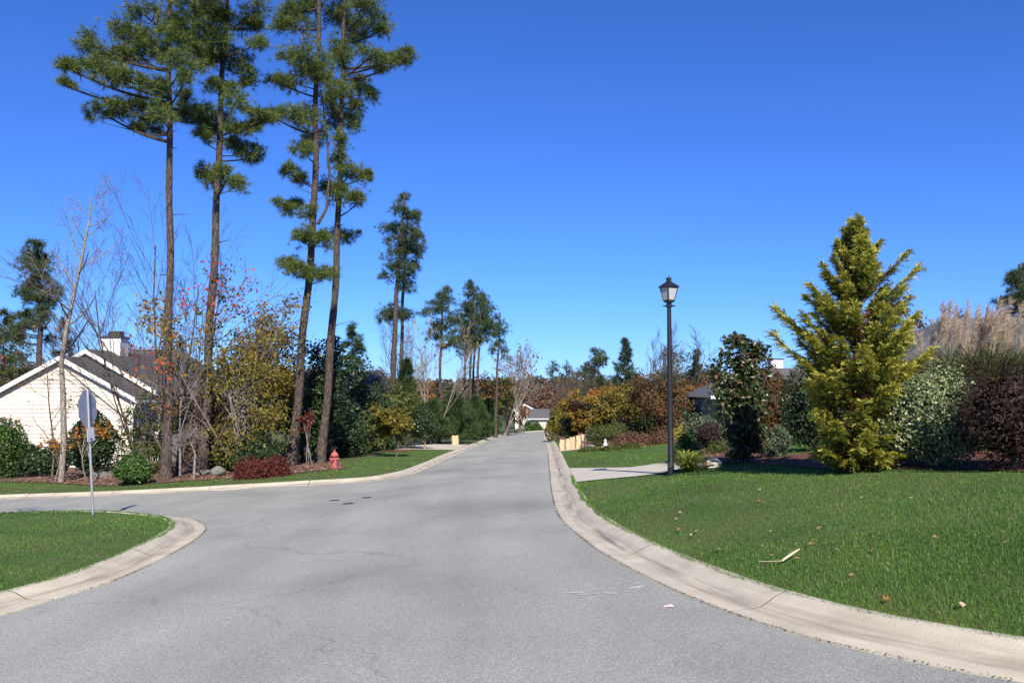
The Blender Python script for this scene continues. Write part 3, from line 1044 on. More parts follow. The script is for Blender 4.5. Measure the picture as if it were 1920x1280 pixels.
def conifer(name, label, px, d, top, base_y, w, leaf, cat='conifer', n=70, k=7, L=.22, wd=.03, barkm='darkbark', r0=.1, group=None, up=.15, tufts=14, shape=1., base=None, ragged=.3):
    """cone of rising boughs, each set with needle sprays"""
    rng = RNG()
    b = B(px, d) if base is None else np.array(base)
    zt = Z(top, d); z0 = max(b[2], Z(base_y, d))
    hh = zt - z0
    o = thing(name, label, cat, tuple(b), group)
    gt, gl = Geo(), Geo()
    tube(gt, [b, b + np.array([0, 0, (zt - b[2]) * .5]), b + np.array([0, 0, zt - b[2]])], [r0, r0 * .6, .01], 6)
    W = w * d / FPX * .5
    for i in range(n):
        t = (i + rng.uniform(0, 1)) / n
        z = z0 + hh * t * .97
        rl = W * (1 - t) ** (.75 * shape) * rng.uniform(1 - ragged, 1 + ragged * .4) + .05
        a = rng.uniform(0, 2 * math.pi)
        st = np.array([b[0], b[1], z])
        e = st + np.array([math.cos(a) * rl, math.sin(a) * rl, rl * rng.uniform(up - .2, up + .35)])
        tube(gt, [st, (st + e) / 2 - np.array([0, 0, .04 * rl]), e], [max(.008, .02 * rl), .008, .004], 3)
        m = max(3, int(tufts * (.35 + rl / W)))
        u = rng.uniform(.25, 1.0, m) ** .7
        C = st + (e - st) * u[:, None] + rng.normal(size=(m, 3)) * np.array([.16, .16, .08]) * rl * .8
        needles(gl, rng, C, unit((e - st)[None] + np.array([0, 0, .25]) * rl + rng.normal(size=(m, 3)) * .3 * rl), k, L, wd)
    gt.build('trunk', M[barkm], parent=o)
    gl.build('crown', M[leaf], parent=o)
    return o

# ------------------------------------------------------------------ houses
def gable_house(name, label, cx, y0, half, depth_, zg, ze, zr, wallm, roofm, siding=None, cat='house', over=.35, windows=(), side_windows=()):
    """block with its gable end to the camera and the ridge running away from it"""
    o = thing(name, label, cat, (cx, y0, zg))
    gw = Geo()
    x0, x1, y1 = cx - half, cx + half, y0 + depth_
    gw.add([(x0, y0, zg), (x1, y0, zg), (x1, y0, ze), (cx, y0, zr), (x0, y0, ze)], [[0, 1, 2, 3, 4]])
    gw.add([(x0, y1, zg), (x1, y1, zg), (x1, y1, ze), (cx, y1, zr), (x0, y1, ze)], [[4, 3, 2, 1, 0]])
    gw.add([(x0, y0, zg), (x0, y1, zg), (x0, y1, ze), (x0, y0, ze)], [[3, 2, 1, 0]])
    gw.add([(x1, y0, zg), (x1, y1, zg), (x1, y1, ze), (x1, y0, ze)], [[0, 1, 2, 3]])
    wall = gw.build('wall', wallm, parent=o)
    slope = (zr - ze) / half
    gr = Geo()
    th = .10
    for s in (-1, 1):
        xe = cx + s * (half + over); zee = zr - slope * (half + over)
        ya, yb = y0 - .32, y1 + .32
        p = [(cx, ya, zr + .03), (xe, ya, zee + .03), (xe, yb, zee + .03), (cx, yb, zr + .03)]
        q = [(a, b, c + th) for a, b, c in p]
        hexa(gr, p if s > 0 else p[::-1], q if s > 0 else q[::-1])
    roof = gr.build('roof', roofm, parent=o)
    # shingle courses: thin overlapping strips
    n = max(6, int(math.hypot(half, zr - ze) / .3))
    gc = Geo()
    for s in (-1, 1):
        for i in range(n):
            t0, t1 = i / n, (i + 1) / n + .01
            xa, xb = cx + s * (half + over) * t0, cx + s * (half + over) * t1
            za, zc = zr - slope * abs(xa - cx), zr - slope * abs(xb - cx)
            p = [(xa, y0 - .31, za + .031 + th), (xb, y0 - .31, zc + .035 + th), (xb, y1 + .31, zc + .035 + th), (xa, y1 + .31, za + .031 + th)]
            q = [(xa, y0 - .31, za + .034 + th), (xb, y0 - .31, zc + .055 + th), (xb, y1 + .31, zc + .055 + th), (xa, y1 + .31, za + .034 + th)]
            hexa(gc, p if s > 0 else p[::-1], q if s > 0 else q[::-1])
    c = gc.build('shingles', roofm, parent=o); c['kind'] = 'stuff'
    # rake boards and corner boards
    for s in (-1, 1):
        gk = Geo()
        xe = cx + s * (half + over); zee = zr - slope * (half + over)
        p = [(cx, y0 - .36, zr - .12), (xe, y0 - .36, zee - .12), (xe, y0 - .325, zee - .12), (cx, y0 - .325, zr - .12)]
        q = [(a, b, c_ + .24) for a, b, c_ in p]
        hexa(gk, p, q)
        gk.build('rake_board', M['white'], parent=o)
        gk = Geo(); xx = x1 if s > 0 else x0
        box(gk, xx - .11, xx + .03, y0 - .07, y0 + .1, zg, ze - .02)
        gk.build('corner_board', M['white'], parent=o)
        gk = Geo(); box(gk, xe - .06, xe + .09, y0 - .3, y1 + .3, zee - .07, zee + .055)
        gk.build('gutter', M['white'], parent=o)
        gk = Geo()                                    # soffit under the eave
        xs_ = cx + s * (half + .012); zs_ = zr - slope * half
        box(gk, min(xs_, xe), max(xs_, xe), y0 - .31, y1 + .31, zee - .02, zee + .0)
        gk.build('soffit', M['white'], parent=o)
    if siding:
        hgt = .21
        nb = int((zr - zg) / hgt)
        for i in range(nb):
            za, zc = zg + i * hgt, zg + (i + 1) * hgt
            hw = lambda z: half - .1 if z <= ze else max(.02, (zr - z) / slope - .02)
            a, b2 = hw(za), hw(zc)
            if b2 < .1: break
            gs = Geo()
            hexa(gs, [(cx - a, y0 - .046, za), (cx + a, y0 - .046, za), (cx + a, y0 - .003, za), (cx - a, y0 - .003, za)],
                 [(cx - b2, y0 - .014, zc), (cx + b2, y0 - .014, zc), (cx + b2, y0 - .003, zc), (cx - b2, y0 - .003, zc)])
            gs.build('siding_board', wallm, parent=wall)
    for (wx, wz, ww, wh) in windows:
        gf = Geo()
        box(gf, wx - ww / 2 - .09, wx + ww / 2 + .09, y0 - .07, y0 - .036, wz - .09, wz + wh + .09)
        f = gf.build('window', M['white'], parent=o)
        for a in (0, 1):
            for b2 in (0, 1):
                gp = Geo(); box(gp, wx - ww / 2 + a * ww / 2 + .02, wx - ww / 2 + (a + 1) * ww / 2 - .02, y0 - .085, y0 - .072, wz + b2 * wh / 2 + .02, wz + (b2 + 1) * wh / 2 - .02)
                gp.build('pane', M['glass'], parent=f)
    return o


D1 = 42.0
zg1 = H(-22, 42) - .4
pk = P(118, 668, D1); ev = P(262, 757, D1)
hs = gable_house('house', 'cream sided house with white gable trim at the left edge', pk[0], D1, (ev[0] - pk[0]) - .35, 9, zg1, Z(745, D1), pk[2] - .1, M['siding'], M['shingle'], siding=True)
gd = Geo(); tube(gd, [(ev[0] - .1, D1 - .25, ev[2]), (ev[0] - .28, D1 - .13, ev[2] - .35), (ev[0] - .28, D1 - .13, zg1)], [.04, .04, .04], 6)
gd.build('downspout', M['white'], parent=hs)
D2 = 44.5
pk2 = P(166, 655, D2); ev2 = P(312, 752, D2)
hs2 = gable_house('house', 'taller second gable of cream siding with chimney behind the first', pk2[0], D2, (ev2[0] - pk2[0]) - .35, 12, zg1, Z(738, D2), pk2[2] - .1, M['siding'], M['shingle'], siding=True)
# cross roof and chimney of the second gable
zr3 = Z(652, 52)
xa, xb = P(170, 652, 52)[0], P(312, 652, 52)[0]
gr = Geo()
ybk = 60
hexa(gr, [(xa, 48, zr3 - 2.6), (xb + 2.2, 48, zr3 - 2.6), (xb + 2.2, ybk, zr3 - 2.6), (xa, ybk, zr3 - 2.6)], [(xa + .2, 53.9, zr3), (xb, 53.9, zr3), (xb, 54.1, zr3), (xa + .2, 54.1, zr3)])
gr.build('cross_roof', M['shingle'], parent=hs2)
ca, cb = P(188, 657, 47), P(226, 632, 47)
gc = Geo(); box(gc, ca[0], cb[0], 47, 48.0, ca[2] - 1.5, cb[2])
ch = gc.build('chimney', M['white'], parent=hs2)
gc = Geo(); box(gc, ca[0] - .06, cb[0] + .06, 46.94, 48.06, cb[2] - .04, cb[2] + .06); box(gc, ca[0] + .35, cb[0] - .15, 47.2, 47.8, cb[2] + .06, cb[2] + .36)
gc.build('chimney_cap', M['iron'], parent=ch)

dR = 56.
ra, rb = P(640, 694, dR), P(712, 694, dR)
gm = thing('house', 'house with roof colour darkened for deep shade behind the hydrant', 'house', (ra[0], dR, H(ra[0], dR)))
gw = Geo(); box(gw, ra[0] - 3, rb[0] + .3, dR - 2.1, dR + 3.2, H(ra[0], dR) - .2, rb[2] - 1.9)
gw.build('wall', M['greywall'], parent=gm)
gr = Geo()
hexa(gr, [(ra[0] - 3.4, dR - 2.8, rb[2] - 1.9), (rb[0] + .9, dR - 2.8, rb[2] - 1.9), (rb[0] + .9, dR + 3.8, rb[2] - 1.9), (ra[0] - 3.4, dR + 3.8, rb[2] - 1.9)],
     [(ra[0] - 3.4, dR + .4, rb[2]), (rb[0], dR + .4, rb[2]), (rb[0], dR + .6, rb[2]), (ra[0] - 3.4, dR + .6, rb[2])])
gr.build('roof', M['shingleshade'], parent=gm)

# white house at the far bend: side-on garage wing with a gable block behind
dF = 136.
fo = P(1014, 800, dF)
zgf = float(zb(fo[0], dF)) - .2
fh = thing('house', 'small white house with grey roof at the far bend', 'house', (fo[0], dF, zgf))
x0, x1 = P(995, 790, dF)[0], P(1028, 790, dF)[0]
ze_, zr_ = Z(783, dF), Z(768, dF)
gw = Geo(); box(gw, x0, x1, dF, dF + 6, zgf, ze_); gw.add([(x1, dF, ze_), (x1, dF + 6, ze_), (x1, dF + 3, zr_ - .05)], [[0, 1, 2]])
gw.build('wall', M['offwhite'], parent=fh)
gr = Geo()
hexa(gr, [(x0 - .4, dF - .5, ze_ - .1), (x1 + .3, dF - .5, ze_ - .1), (x1 + .3, dF - .4, ze_ - .16), (x0 - .4, dF - .4, ze_ - .16)], [(x0 - .4, dF + 3, zr_ + .1), (x1 + .3, dF + 3, zr_ + .1), (x1 + .3, dF + 3.05, zr_), (x0 - .4, dF + 3.05, zr_)])
hexa(gr, [(x1 + .3, dF + 6.5, ze_ - .1), (x0 - .4, dF + 6.5, ze_ - .1), (x0 - .4, dF + 6.4, ze_ - .16), (x1 + .3, dF + 6.4, ze_ - .16)], [(x1 + .3, dF + 3.06, zr_ + .1), (x0 - .4, dF + 3.06, zr_ + .1), (x0 - .4, dF + 3.01, zr_), (x1 + .3, dF + 3.01, zr_)])
gr.build('roof', M['shinglegrey'], parent=fh)
gd = Geo(); box(gd, x0 + 1.0, x0 + 2.5, dF - .05, dF - .01, zgf, zgf + 2.0); gd.build('garage_door', M['siding'], parent=fh)
gd = Geo(); box(gd, x0 - .4, x1 + .3, dF - .62, dF - .51, ze_ - .25, ze_ - .1); gd.build('gutter', M['white'], parent=fh)
pg = P(984, 759, dF + 4); 
gable_house('house', 'second white gable half hidden by the rust leaved tree', pg[0], dF + 7.2, 1.5, 6, zgf, Z(768, dF + 2), pg[2], M['offwhite'], M['shinglegrey'])

# right: low house behind the magnolia
dB = 45.
xl, xr_ = P(1330, 742, dB)[0], P(1530, 742, dB)[0]
zgB = H(xl + 3, dB) - .3
hb = thing('house', 'grey house with white chimney behind the magnolia', 'house', (xl, dB, zgB))
gw = Geo(); box(gw, xl + .5, xr_, dB, dB + 7, zgB, Z(746, dB)); gw.build('wall', M['greywall'], parent=hb)
gr = Geo(); zr_ = Z(690, dB + 3.5)
hexa(gr, [(xl, dB - .5, Z(745, dB)), (xr_ + .5, dB - .5, Z(745, dB)), (xr_ + .5, dB + 7.5, Z(745, dB)), (xl, dB + 7.5, Z(745, dB))], [(xl + 2.8, dB + 3.4, zr_), (xr_ + .5, dB + 3.4, zr_), (xr_ + .5, dB + 3.6, zr_), (xl + 2.8, dB + 3.6, zr_)])
gr.build('roof', M['shinglegrey'], parent=hb)
gd = Geo(); box(gd, xl - .06, xr_ + .5, dB - .6, dB - .5, Z(745, dB) - .08, Z(745, dB) + .1); gd.build('gutter', M['white'], parent=hb)
q = P(1497, 775, dB); gd = Geo(); box(gd, q[0] - .22, q[0] + .22, dB - .06, dB - .01, zgB, q[2] + .3); gd.build('door', M['white'], parent=hb)
q = P(1456, 674, dB + 4); gd = Geo(); box(gd, q[0] - .34, q[0] + .34, dB + 3.9, dB + 4.6, q[2] - 1, q[2]); chm = gd.build('chimney', M['white'], parent=hb)
gd = Geo(); box(gd, q[0] - .38, q[0] + .38, dB + 3.86, dB + 4.64, q[2], q[2] + .06); gd.build('chimney_cap', M['iron'], parent=chm)

# far right: big grey hipped roof behind the plume grass
dA = 30.
zgA = H(16, dA) - .2
xa0 = P(1655, 640, dA)[0]; xa1 = P(2120, 640, dA)[0]
ha = thing('house', 'house with broad grey hipped roof behind the plume grass', 'house', (xa0, dA, zgA))
gw = Geo(); box(gw, xa0 + .6, xa1, dA + .2, dA + 8, zgA, Z(700, dA)); gw.build('wall', M['greywall'], parent=ha)  # wall colour darkened to grey to stand in for shade
gr = Geo(); zeA = Z(698, dA); zrA = Z(596, dA + 3.9)
rxa = P(1782, 600, dA + 3.9)[0]
hexa(gr, [(xa0, dA - .4, zeA), (xa1 + .5, dA - .4, zeA), (xa1 + .5, dA + 8.4, zeA), (xa0, dA + 8.4, zeA)], [(rxa, dA + 3.9, zrA), (xa1 + .5, dA + 3.9, zrA), (xa1 + .5, dA + 4.1, zrA), (rxa, dA + 4.1, zrA)])
rf = gr.build('roof', M['shinglegrey'], parent=ha)
gc = Geo()
nC = 16
for i in range(nC):
    t0, t1 = i / nC, (i + 1) / nC
    f = lambda t, lift: ((xa0 + (rxa - xa0) * t + .02, dA - .4 + 4.3 * t, zeA + (zrA - zeA) * t + lift), (xa1 + .5, dA - .4 + 4.3 * t, zeA + (zrA - zeA) * t + lift))
    a0, a1 = f(t0, .03); b0, b1 = f(t1, .008); c0, c1 = f(t0, .002); d0, d1 = f(t1, .002)
    hexa(gc, [c0, c1, d1, d0], [a0, a1, b1, b0])
s_ = gc.build('shingles', M['shinglegrey'], parent=ha); s_['kind'] = 'stuff'
gd = Geo(); box(gd, xa0 - .05, xa1 + .5, dA - .5, dA - .4, zeA - .1, zeA + .06); gd.build('gutter', M['greywall'], parent=ha)

# ------------------------------------------------------------------ street furniture
lp = G(1258, 891)
LH = Z(525, lp[1]) - lp[2]
o = thing('street_lamp', 'tall black lamp post with lantern beside the driveway', 'street lamp', tuple(lp))
s = lp[1] / FPX
zl = lp[2] + LH - 44 * s                      # lantern starts here
g = Geo(); lathe(g, lp, [(.0, -.1), (.07, -.1), (.07, .0), (.068, .25), (.062, .27), (.056, LH * .45), (.044, zl - lp[2] - .06), (.044, zl - lp[2])], 14)
g.build('pole', M['black'], parent=o, smooth=True)
g = Geo(); lathe(g, (lp[0], lp[1], zl - .08), [(.05, 0), (.085, .01), (.085, .04), (.05, .06), (.05, .085), (.10, .10), (.10, .13), (.03, .13)], 14)
tube(g, [(lp[0] - .13, lp[1], zl - .055), (lp[0] + .13, lp[1], zl - .055)], .014, 6, cap=True)
g.build('collar', M['black'], parent=o)
ang = math.radians(30)
ca_, sa_ = math.cos(ang), math.sin(ang)
def rot(x, y, z): return (lp[0] + x * ca_ - y * sa_, lp[1] + x * sa_ + y * ca_, z)
zb0, zt0 = zl + .055, zl + .055 + 25 * s
hb0, ht0 = .078, .128
bq = [rot(a * hb0, b * hb0, zb0) for a, b in ((-1, -1), (1, -1), (1, 1), (-1, 1))]
tq = [rot(a * ht0, b * ht0, zt0) for a, b in ((-1, -1), (1, -1), (1, 1), (-1, 1))]
for i in range(4):
    j = (i + 1) % 4
    g = Geo()
    g.add([bq[i], bq[j], tq[j], tq[i]], [[0, 1, 2, 3]])
    g.build('pane', M['frost'], parent=o)
g = Geo()
for i in range(4):
    tube(g, [bq[i], tq[i]], .013, 5)
    tube(g, [bq[i], bq[(i + 1) % 4]], .016, 5); tube(g, [tq[i], tq[(i + 1) % 4]], .014, 5)
g.build('lantern_frame', M['black'], parent=o)
g = Geo()
prev = None
for hw, zz in ((.158, 0), (.154, .018), (.10, .068), (.055, .105), (.045, .12)):
    q = [rot(a * hw, b * hw, zt0 + zz) for a, b in ((-1, -1), (1, -1), (1, 1), (-1, 1))]
    if prev: g.add(prev + q, [[0, 1, 5, 4], [1, 2, 6, 5], [2, 3, 7, 6], [3, 0, 4, 7]])
    else: g.add(q, [[3, 2, 1, 0]])
    prev = q
lathe(g, (lp[0], lp[1], zt0 + .125), [(.05, 0), (.05, .045), (.065, .05), (.06, .07), (.02, .085), (.012, .11), (0, .115)], 12)
g.build('lantern_roof', M['black'], parent=o)

# stop sign seen from behind
sb = G(173, 964)
ds = sb[1]
o = thing('stop_sign', 'stop sign seen edge on from behind on a steel post', 'sign', tuple(sb))
tp = P(163, 731, ds)
lean = np.array([tp[0] - sb[0], 0, tp[2] - sb[2]])
yaw = math.radians(91)
ax = np.array([math.cos(yaw), math.sin(yaw), 0])         # across the panel
nrm = np.array([math.sin(yaw), -math.cos(yaw), 0])       # its back, towards the camera side
up_ = unit(lean)
def spt(u, n_, v): return sb + up_ * v + ax * u + nrm * n_
Lh = np.linalg.norm(lean)
g = Geo()
sec = [(-.032, .006), (-.020, .006), (-.013, .034), (.013, .034), (.020, .006), (.032, .006), (.032, .001), (.017, .001), (.010, .029), (-.010, .029), (-.017, .001), (-.032, .001)]
V = [spt(u, n_, v) for v in (-.3, Lh) for u, n_ in sec]
m = len(sec)
g.add(V, [[i, (i + 1) % m, m + (i + 1) % m, m + i] for i in range(m)])
g.add(V[m:], [list(range(m))])
g.build('post', M['metal'], parent=o)
R8 = .381 / math.cos(math.pi / 8)
oc = Lh - .381 + .0
def octo(r, n_): return [spt(r * math.cos(math.pi / 8 + i * math.pi / 4), n_, oc + r * math.sin(math.pi / 8 + i * math.pi / 4)) for i in range(8)]
g = Geo(); A_, B_ = octo(R8, -.001), octo(R8, -.004)
g.add(A_ + B_, [[i, (i + 1) % 8, 8 + (i + 1) % 8, 8 + i] for i in range(8)]); g.add(A_, [list(range(8))])
g.build('sign_panel', M['signback'], parent=o)
g = Geo(); g.add(octo(R8, -.0042), [list(range(8))]); g.build('white_border', M['white'], parent=o)
g = Geo(); g.add(octo(R8 * .94, -.0062), [list(range(8))]); g.build('red_face', M['signred'], parent=o)
g = Geo()
v0 = oc - .381 - .30
V = [spt(u, n_, v) for n_ in (.037, .041) for u, v in ((-.15, v0), (.15, v0), (.15, v0 + .28), (-.15, v0 + .28))]
g.add(V, HEX); g.build('plate', M['white'], parent=o)
for u, v in ((-.02, v0 + .05), (.02, v0 + .05), (0, oc + .25), (0, oc - .22)):
    g = Geo(); q0 = spt(u, .034, v); q1 = spt(u, .054, v); tube(g, [q0, q1], .016, 8, cap=True); g.build('bolt', M['iron'], parent=o)

# hydrant
hb_ = G(627, 879)
hh = Z(842, hb_[1]) - hb_[2]
o = thing('fire_hydrant', 'faded red fire hydrant on the left lawn', 'fire hydrant', tuple(hb_))
k = hh / .80
g = Geo(); lathe(g, hb_, [(0, -.05), (.10 * k, -.05), (.10 * k, .04 * k), (.16 * k, .045 * k), (.16 * k, .085 * k), (.11 * k, .09 * k), (.105 * k, .5 * k), (.12 * k, .52 * k)], 18)
g.build('barrel', M['hydrant'], parent=o, smooth=False)
g = Geo(); lathe(g, hb_, [(.12 * k, .52 * k), (.17 * k, .525 * k), (.175 * k, .56 * k), (.15 * k, .575 * k), (.135 * k, .62 * k), (.10 * k, .67 * k), (.05 * k, .70 * k), (.035 * k, .705 * k), (.035 * k, .77 * k), (.02 * k, .80 * k), (0, .80 * k)], 18)
g.build('bonnet', M['hydrant'], parent=o)
for a_, r_, z_ in ((-.3, .055, .42), (math.pi - .3, .055, .42), (-1.9, .075, .40)):
    dv = np.array([math.cos(a_), math.sin(a_), 0])
    c0 = hb_ + np.array([0, 0, z_ * k])
    g = Geo(); tube(g, [c0 + dv * .08 * k, c0 + dv * .16 * k, c0 + dv * .161 * k, c0 + dv * .20 * k], np.array([r_ * .8, r_ * .8, r_, r_]) * k, 12, cap=True)
    tube(g, [c0 + dv * .2 * k, c0 + dv * .235 * k], .02 * k, 5, cap=True)
    g.build('nozzle_cap', M['hydrant'], parent=o)

# distant second lamp post
lq = B(902, 95, 0)
o = thing('street_lamp', 'distant thin dark lamp post by the young pines', 'street lamp', tuple(lq))
g = Geo(); tube(g, [lq, (lq[0], lq[1], Z(760, 95))], [.09, .06], 8); g.build('pole', M['black'], parent=o)
g = Geo(); zt = Z(760, 95); tube(g, [(lq[0] - .45, 95, zt + .05), (lq[0] + .45, 95, zt + .05)], .05, 6, cap=True)
lathe(g, (lq[0], 95, zt), [(.08, 0), (.14, .05), (.17, .45), (.22, .47), (.05, .62), (0, .63)], 8); g.build('lantern', M['black'], parent=o)

# utility covers in the road
for (px, py, lab) in ((627, 938, 'round iron cover in the road, leftmost of three'), (653, 944, 'round iron cover in the road, nearest of three'), (687, 933, 'round iron cover in the road, farthest right of three')):
    q = G0(px, py); c = np.array([q[0], q[1], zb(*q)])
    g = Geo(); lathe(g, c, [(.125, .002), (.125, .010), (.11, .012), (.105, .007), (.095, .007), (.09, .011), (0, .011)], 20)
    V = g.V[0]; V[:, 2] += zb(V[:, 0], V[:, 1]) - c[2]
    tag(g.build('valve_cover', M['iron'], origin=tuple(c)), lab, 'utility cover', 'valve covers in the road')

# dark lid on the driveway
# chalk marks
rng = RNG()
for (px, py, lab) in ((1108, 1113, 'smaller smudged white chalk mark on the asphalt'), (1176, 1105, 'wider white chalk scrawl on the asphalt by the kerb')):
    q = G0(px, py)
    o = thing('chalk_mark', lab, 'chalk mark', (q[0], q[1], float(zb(*q))))
    for i in range(7 if px > 1150 else 5):
        a = q + rng.normal(size=2) * np.array([.07, .10]); b2 = a + rng.normal(size=2) * np.array([.11, .06])
        dv = unit(b2 - a); nv = np.array([-dv[1], dv[0]]) * rng.uniform(.010, .022)
        pts = [a - nv, b2 - nv * .6, b2 + nv * .6, a + nv]
        g = Geo(); g.add([(x, y, zb(x, y) + .003 + .0008 * i) for x, y in pts], [[0, 1, 2, 3]]); g.build('chalk_stroke', M['chalk'], parent=o)
q = G0(1253, 1138); z0 = float(zb(*q))
g = Geo(); g.add([(q[0] - .045, q[1] - .02, z0 + .004), (q[0] + .01, q[1] - .03, z0 + .012), (q[0] + .05, q[1] + .005, z0 + .006), (q[0] + .03, q[1] + .035, z0 + .02), (q[0] - .03, q[1] + .03, z0 + .006)], [[0, 1, 4], [1, 2, 3], [1, 3, 4]])
tag(g.build('paper_scrap', mat('pink_paper', (.7, .48, .45), (.75, .6, .57), 20), origin=(q[0], q[1], z0)), 'crumpled pinkish paper scrap on the asphalt', 'litter')


def bag_mesh(seed, w=.42, dp=.32, h=.82):
    r = np.random.default_rng(seed)
    nx, nz = 20, 9
    V = []
    for j in range(nz):
        t = j / (nz - 1)
        bul = 1 + .10 * math.sin(t * math.pi) - .06 * (t > .9)
        for i in range(nx):
            a = i / nx * 2 * math.pi
            x = math.copysign(abs(math.cos(a)) ** .45, math.cos(a)); y = math.copysign(abs(math.sin(a)) ** .45, math.sin(a))
            k = bul + r.normal() * .022
            V.append((x * w / 2 * k + .015 * math.sin(t * 7 + seed), y * dp / 2 * k, t * h + (r.normal() * .03 if j == nz - 1 else 0)))
    F = [[j * nx + i, j * nx + (i + 1) % nx, (j + 1) * nx + (i + 1) % nx, (j + 1) * nx + i] for j in range(nz - 1) for i in range(nx)]
    g = Geo(); g.add(V, F)
    top = V[-nx:]
    c = np.mean(top, 0) - np.array([0, 0, .09])
    g.add(top + [tuple(c)], [[i, (i + 1) % nx, nx] for i in range(nx)])
    return g


bag_spots = [(1053, 845, 'paper yard waste bag nearest the kerb, first of five'), (1063, 844.5, 'paper yard waste bag, second from the kerb'), (1073, 844, 'paper yard waste bag in the middle of five'),
             (1083, 843.5, 'paper yard waste bag, fourth from the kerb'), (1093, 842.5, 'paper yard waste bag farthest from the kerb, tallest')]
b0 = G(1053, 845)
dvec = np.array([1, .18])
for i, (px, py, lab) in enumerate(bag_spots):
    x = (px - 960) / FPX * (b0[1] + .35 * i); y = b0[1] + .35 * i
    hgt = (19, 20, 22, 23, 25)[i] * b0[1] / FPX
    ob = tag(bag_mesh(20 + i, w=.235, dp=.24, h=hgt * 1.0).build('paper_bag', M['paper']), lab, 'paper bag', 'paper yard bags by the driveway')
    ob.location = (x, y, H(x, y) + .02); ob.rotation_euler.z = .45 * math.sin(i * 2.1); ob.rotation_euler.y = .07 * math.sin(i * 3.)
q = G(853, 834)
ob = tag(bag_mesh(31, w=12 * q[1] / FPX, dp=.32, h=17 * q[1] / FPX).build('paper_bag', M['paper']), 'lone bulging paper bag on the left lawn by the driveway', 'paper bag')
ob.location = q; ob.rotation_euler.z = .4

# white garden figure
q = G(1135, 842); k = 19 * q[1] / FPX
o = thing('garden_ornament', 'small white garden figure in the heather border', 'ornament', tuple(q))
g = Geo(); lathe(g, q, [(.0, 0), (.20 * k, 0), (.22 * k, .06 * k), (.13 * k, .12 * k), (.20 * k, .3 * k), (.21 * k, .48 * k), (.12 * k, .68 * k), (.07 * k, .74 * k)], 14); g.build('body', M['white'], parent=o, smooth=True)
g = Geo(); lathe(g, q, [(.07 * k, .74 * k), (.12 * k, .80 * k), (.13 * k, .88 * k), (.08 * k, .97 * k), (0, k)], 12); g.build('head', M['white'], parent=o, smooth=True)


def rock(name, label, px, py, w, h, seed, matn='stone', cat='rock', group=None):
    q = G(px, py); s = q[1] / FPX
    r = np.random.default_rng(seed)
    import bmesh
    bm = bmesh.new(); bmesh.ops.create_icosphere(bm, subdivisions=3, radius=1)
    V = np.array([v.co[:] for v in bm.verts]); F = np.array([[v.index for v in f.verts] for f in bm.faces]); bm.free()
    V = V * lump(r, V, .22, 2.6)[:, None] * (1 + .03 * r.normal(size=(len(V), 1)))
    V = V * np.array([w * s / 2, w * s / 2 * .8, h * s * .62]) + q + np.array([0, 0, h * s * .32])
    g = Geo(); g.add(V, F)
    return tag(g.build(name, M[matn], origin=tuple(q)), label, cat, group)


rock('boulder', 'leaning grey boulder at the foot of the second pine', 408, 893, 28, 18, 1)
rock('boulder', 'low grey stone behind the stop sign post', 190, 896, 30, 13, 2)
rock('boulder', 'squarer stone right of the low one behind the sign', 208, 893, 22, 12, 3)
rock('boulder', 'rough dark stone left of the leaning boulder', 382, 892, 26, 12, 4)
rock('boulder', 'pale stone under the burgundy shrub', 502, 893, 18, 9, 5)
rock('boulder', 'pale rounded stone beside the yellow green daylily', 1337, 876, 30, 16, 6, 'drive')
# brick edging by the magnolia
p0, p1 = G(1322, 872), G(1384, 866)
o = thing('brick_edging', 'low red brick edging in front of the magnolia', 'edging', tuple(p0)); 
for i in range(12):
    t = (i + .5) / 12
    c = p0 * (1 - t) + p1 * t
    c[2] = H(c[0], c[1])
    dv = unit((p1 - p0)[:2]); nv = np.array([-dv[1], dv[0]]); hl = np.linalg.norm((p1 - p0)[:2]) / 24 - .005
    g = Geo()
    bt = [(c[0] + dv[0] * a * hl + nv[0] * b2 * .05, c[1] + dv[1] * a * hl + nv[1] * b2 * .05, c[2] - .03) for a, b2 in ((-1, -1), (1, -1), (1, 1), (-1, 1))]
    hexa(g, bt, [(x, y, z + .10 + .008 * math.sin(i * 2.3)) for x, y, z in bt]); g.build('brick', M['brick'], parent=o)

# ------------------------------------------------------------------ the tall pines
d1 = G(316, 899)[1]
pine('pine_tree', 'tallest left pine with straight trunk and long boughs reaching left', [(317, 899), (318, 600), (318, 250), (316, 0), (316, -260)], d1, .168,
     [(130, 125, 22, 14), (122, 158, 13, 9), (160, 120, 22, 16), (190, 122, 30, 24), (175, 88, 26, 20), (215, 100, 26, 22), (235, 60, 30, 30), (245, 95, 28, 24), (278, 65, 34, 30), (290, 95, 30, 24), (350, 85, 42, 34), (345, 115, 34, 22),
      (225, 145, 24, 13), (250, 140, 22, 14), (280, 155, 32, 22), (190, 205, 30, 18), (225, 200, 26, 16), (270, 196, 36, 20), (300, 210, 24, 18), (280, 234, 28, 15), (255, 243, 14, 10), (345, 208, 26, 15), (375, 228, 20, 9),
      (372, 62, 36, 40), (270, 22, 26, 16), (362, 12, 38, 24), (385, 105, 22, 20), (345, 150, 16, 16), (355, 180, 12, 10), (316, 50, 30, 26),
      (260, -30, 40, 20), (370, -40, 50, 26), (316, -70, 60, 30), (270, -110, 36, 24), (350, -130, 40, 28), (316, -180, 36, 26), (316, -240, 20, 26)], boughs=True, dens=3.3, k=15, w=.017, L=.25)
d2 = d1 + 1.6
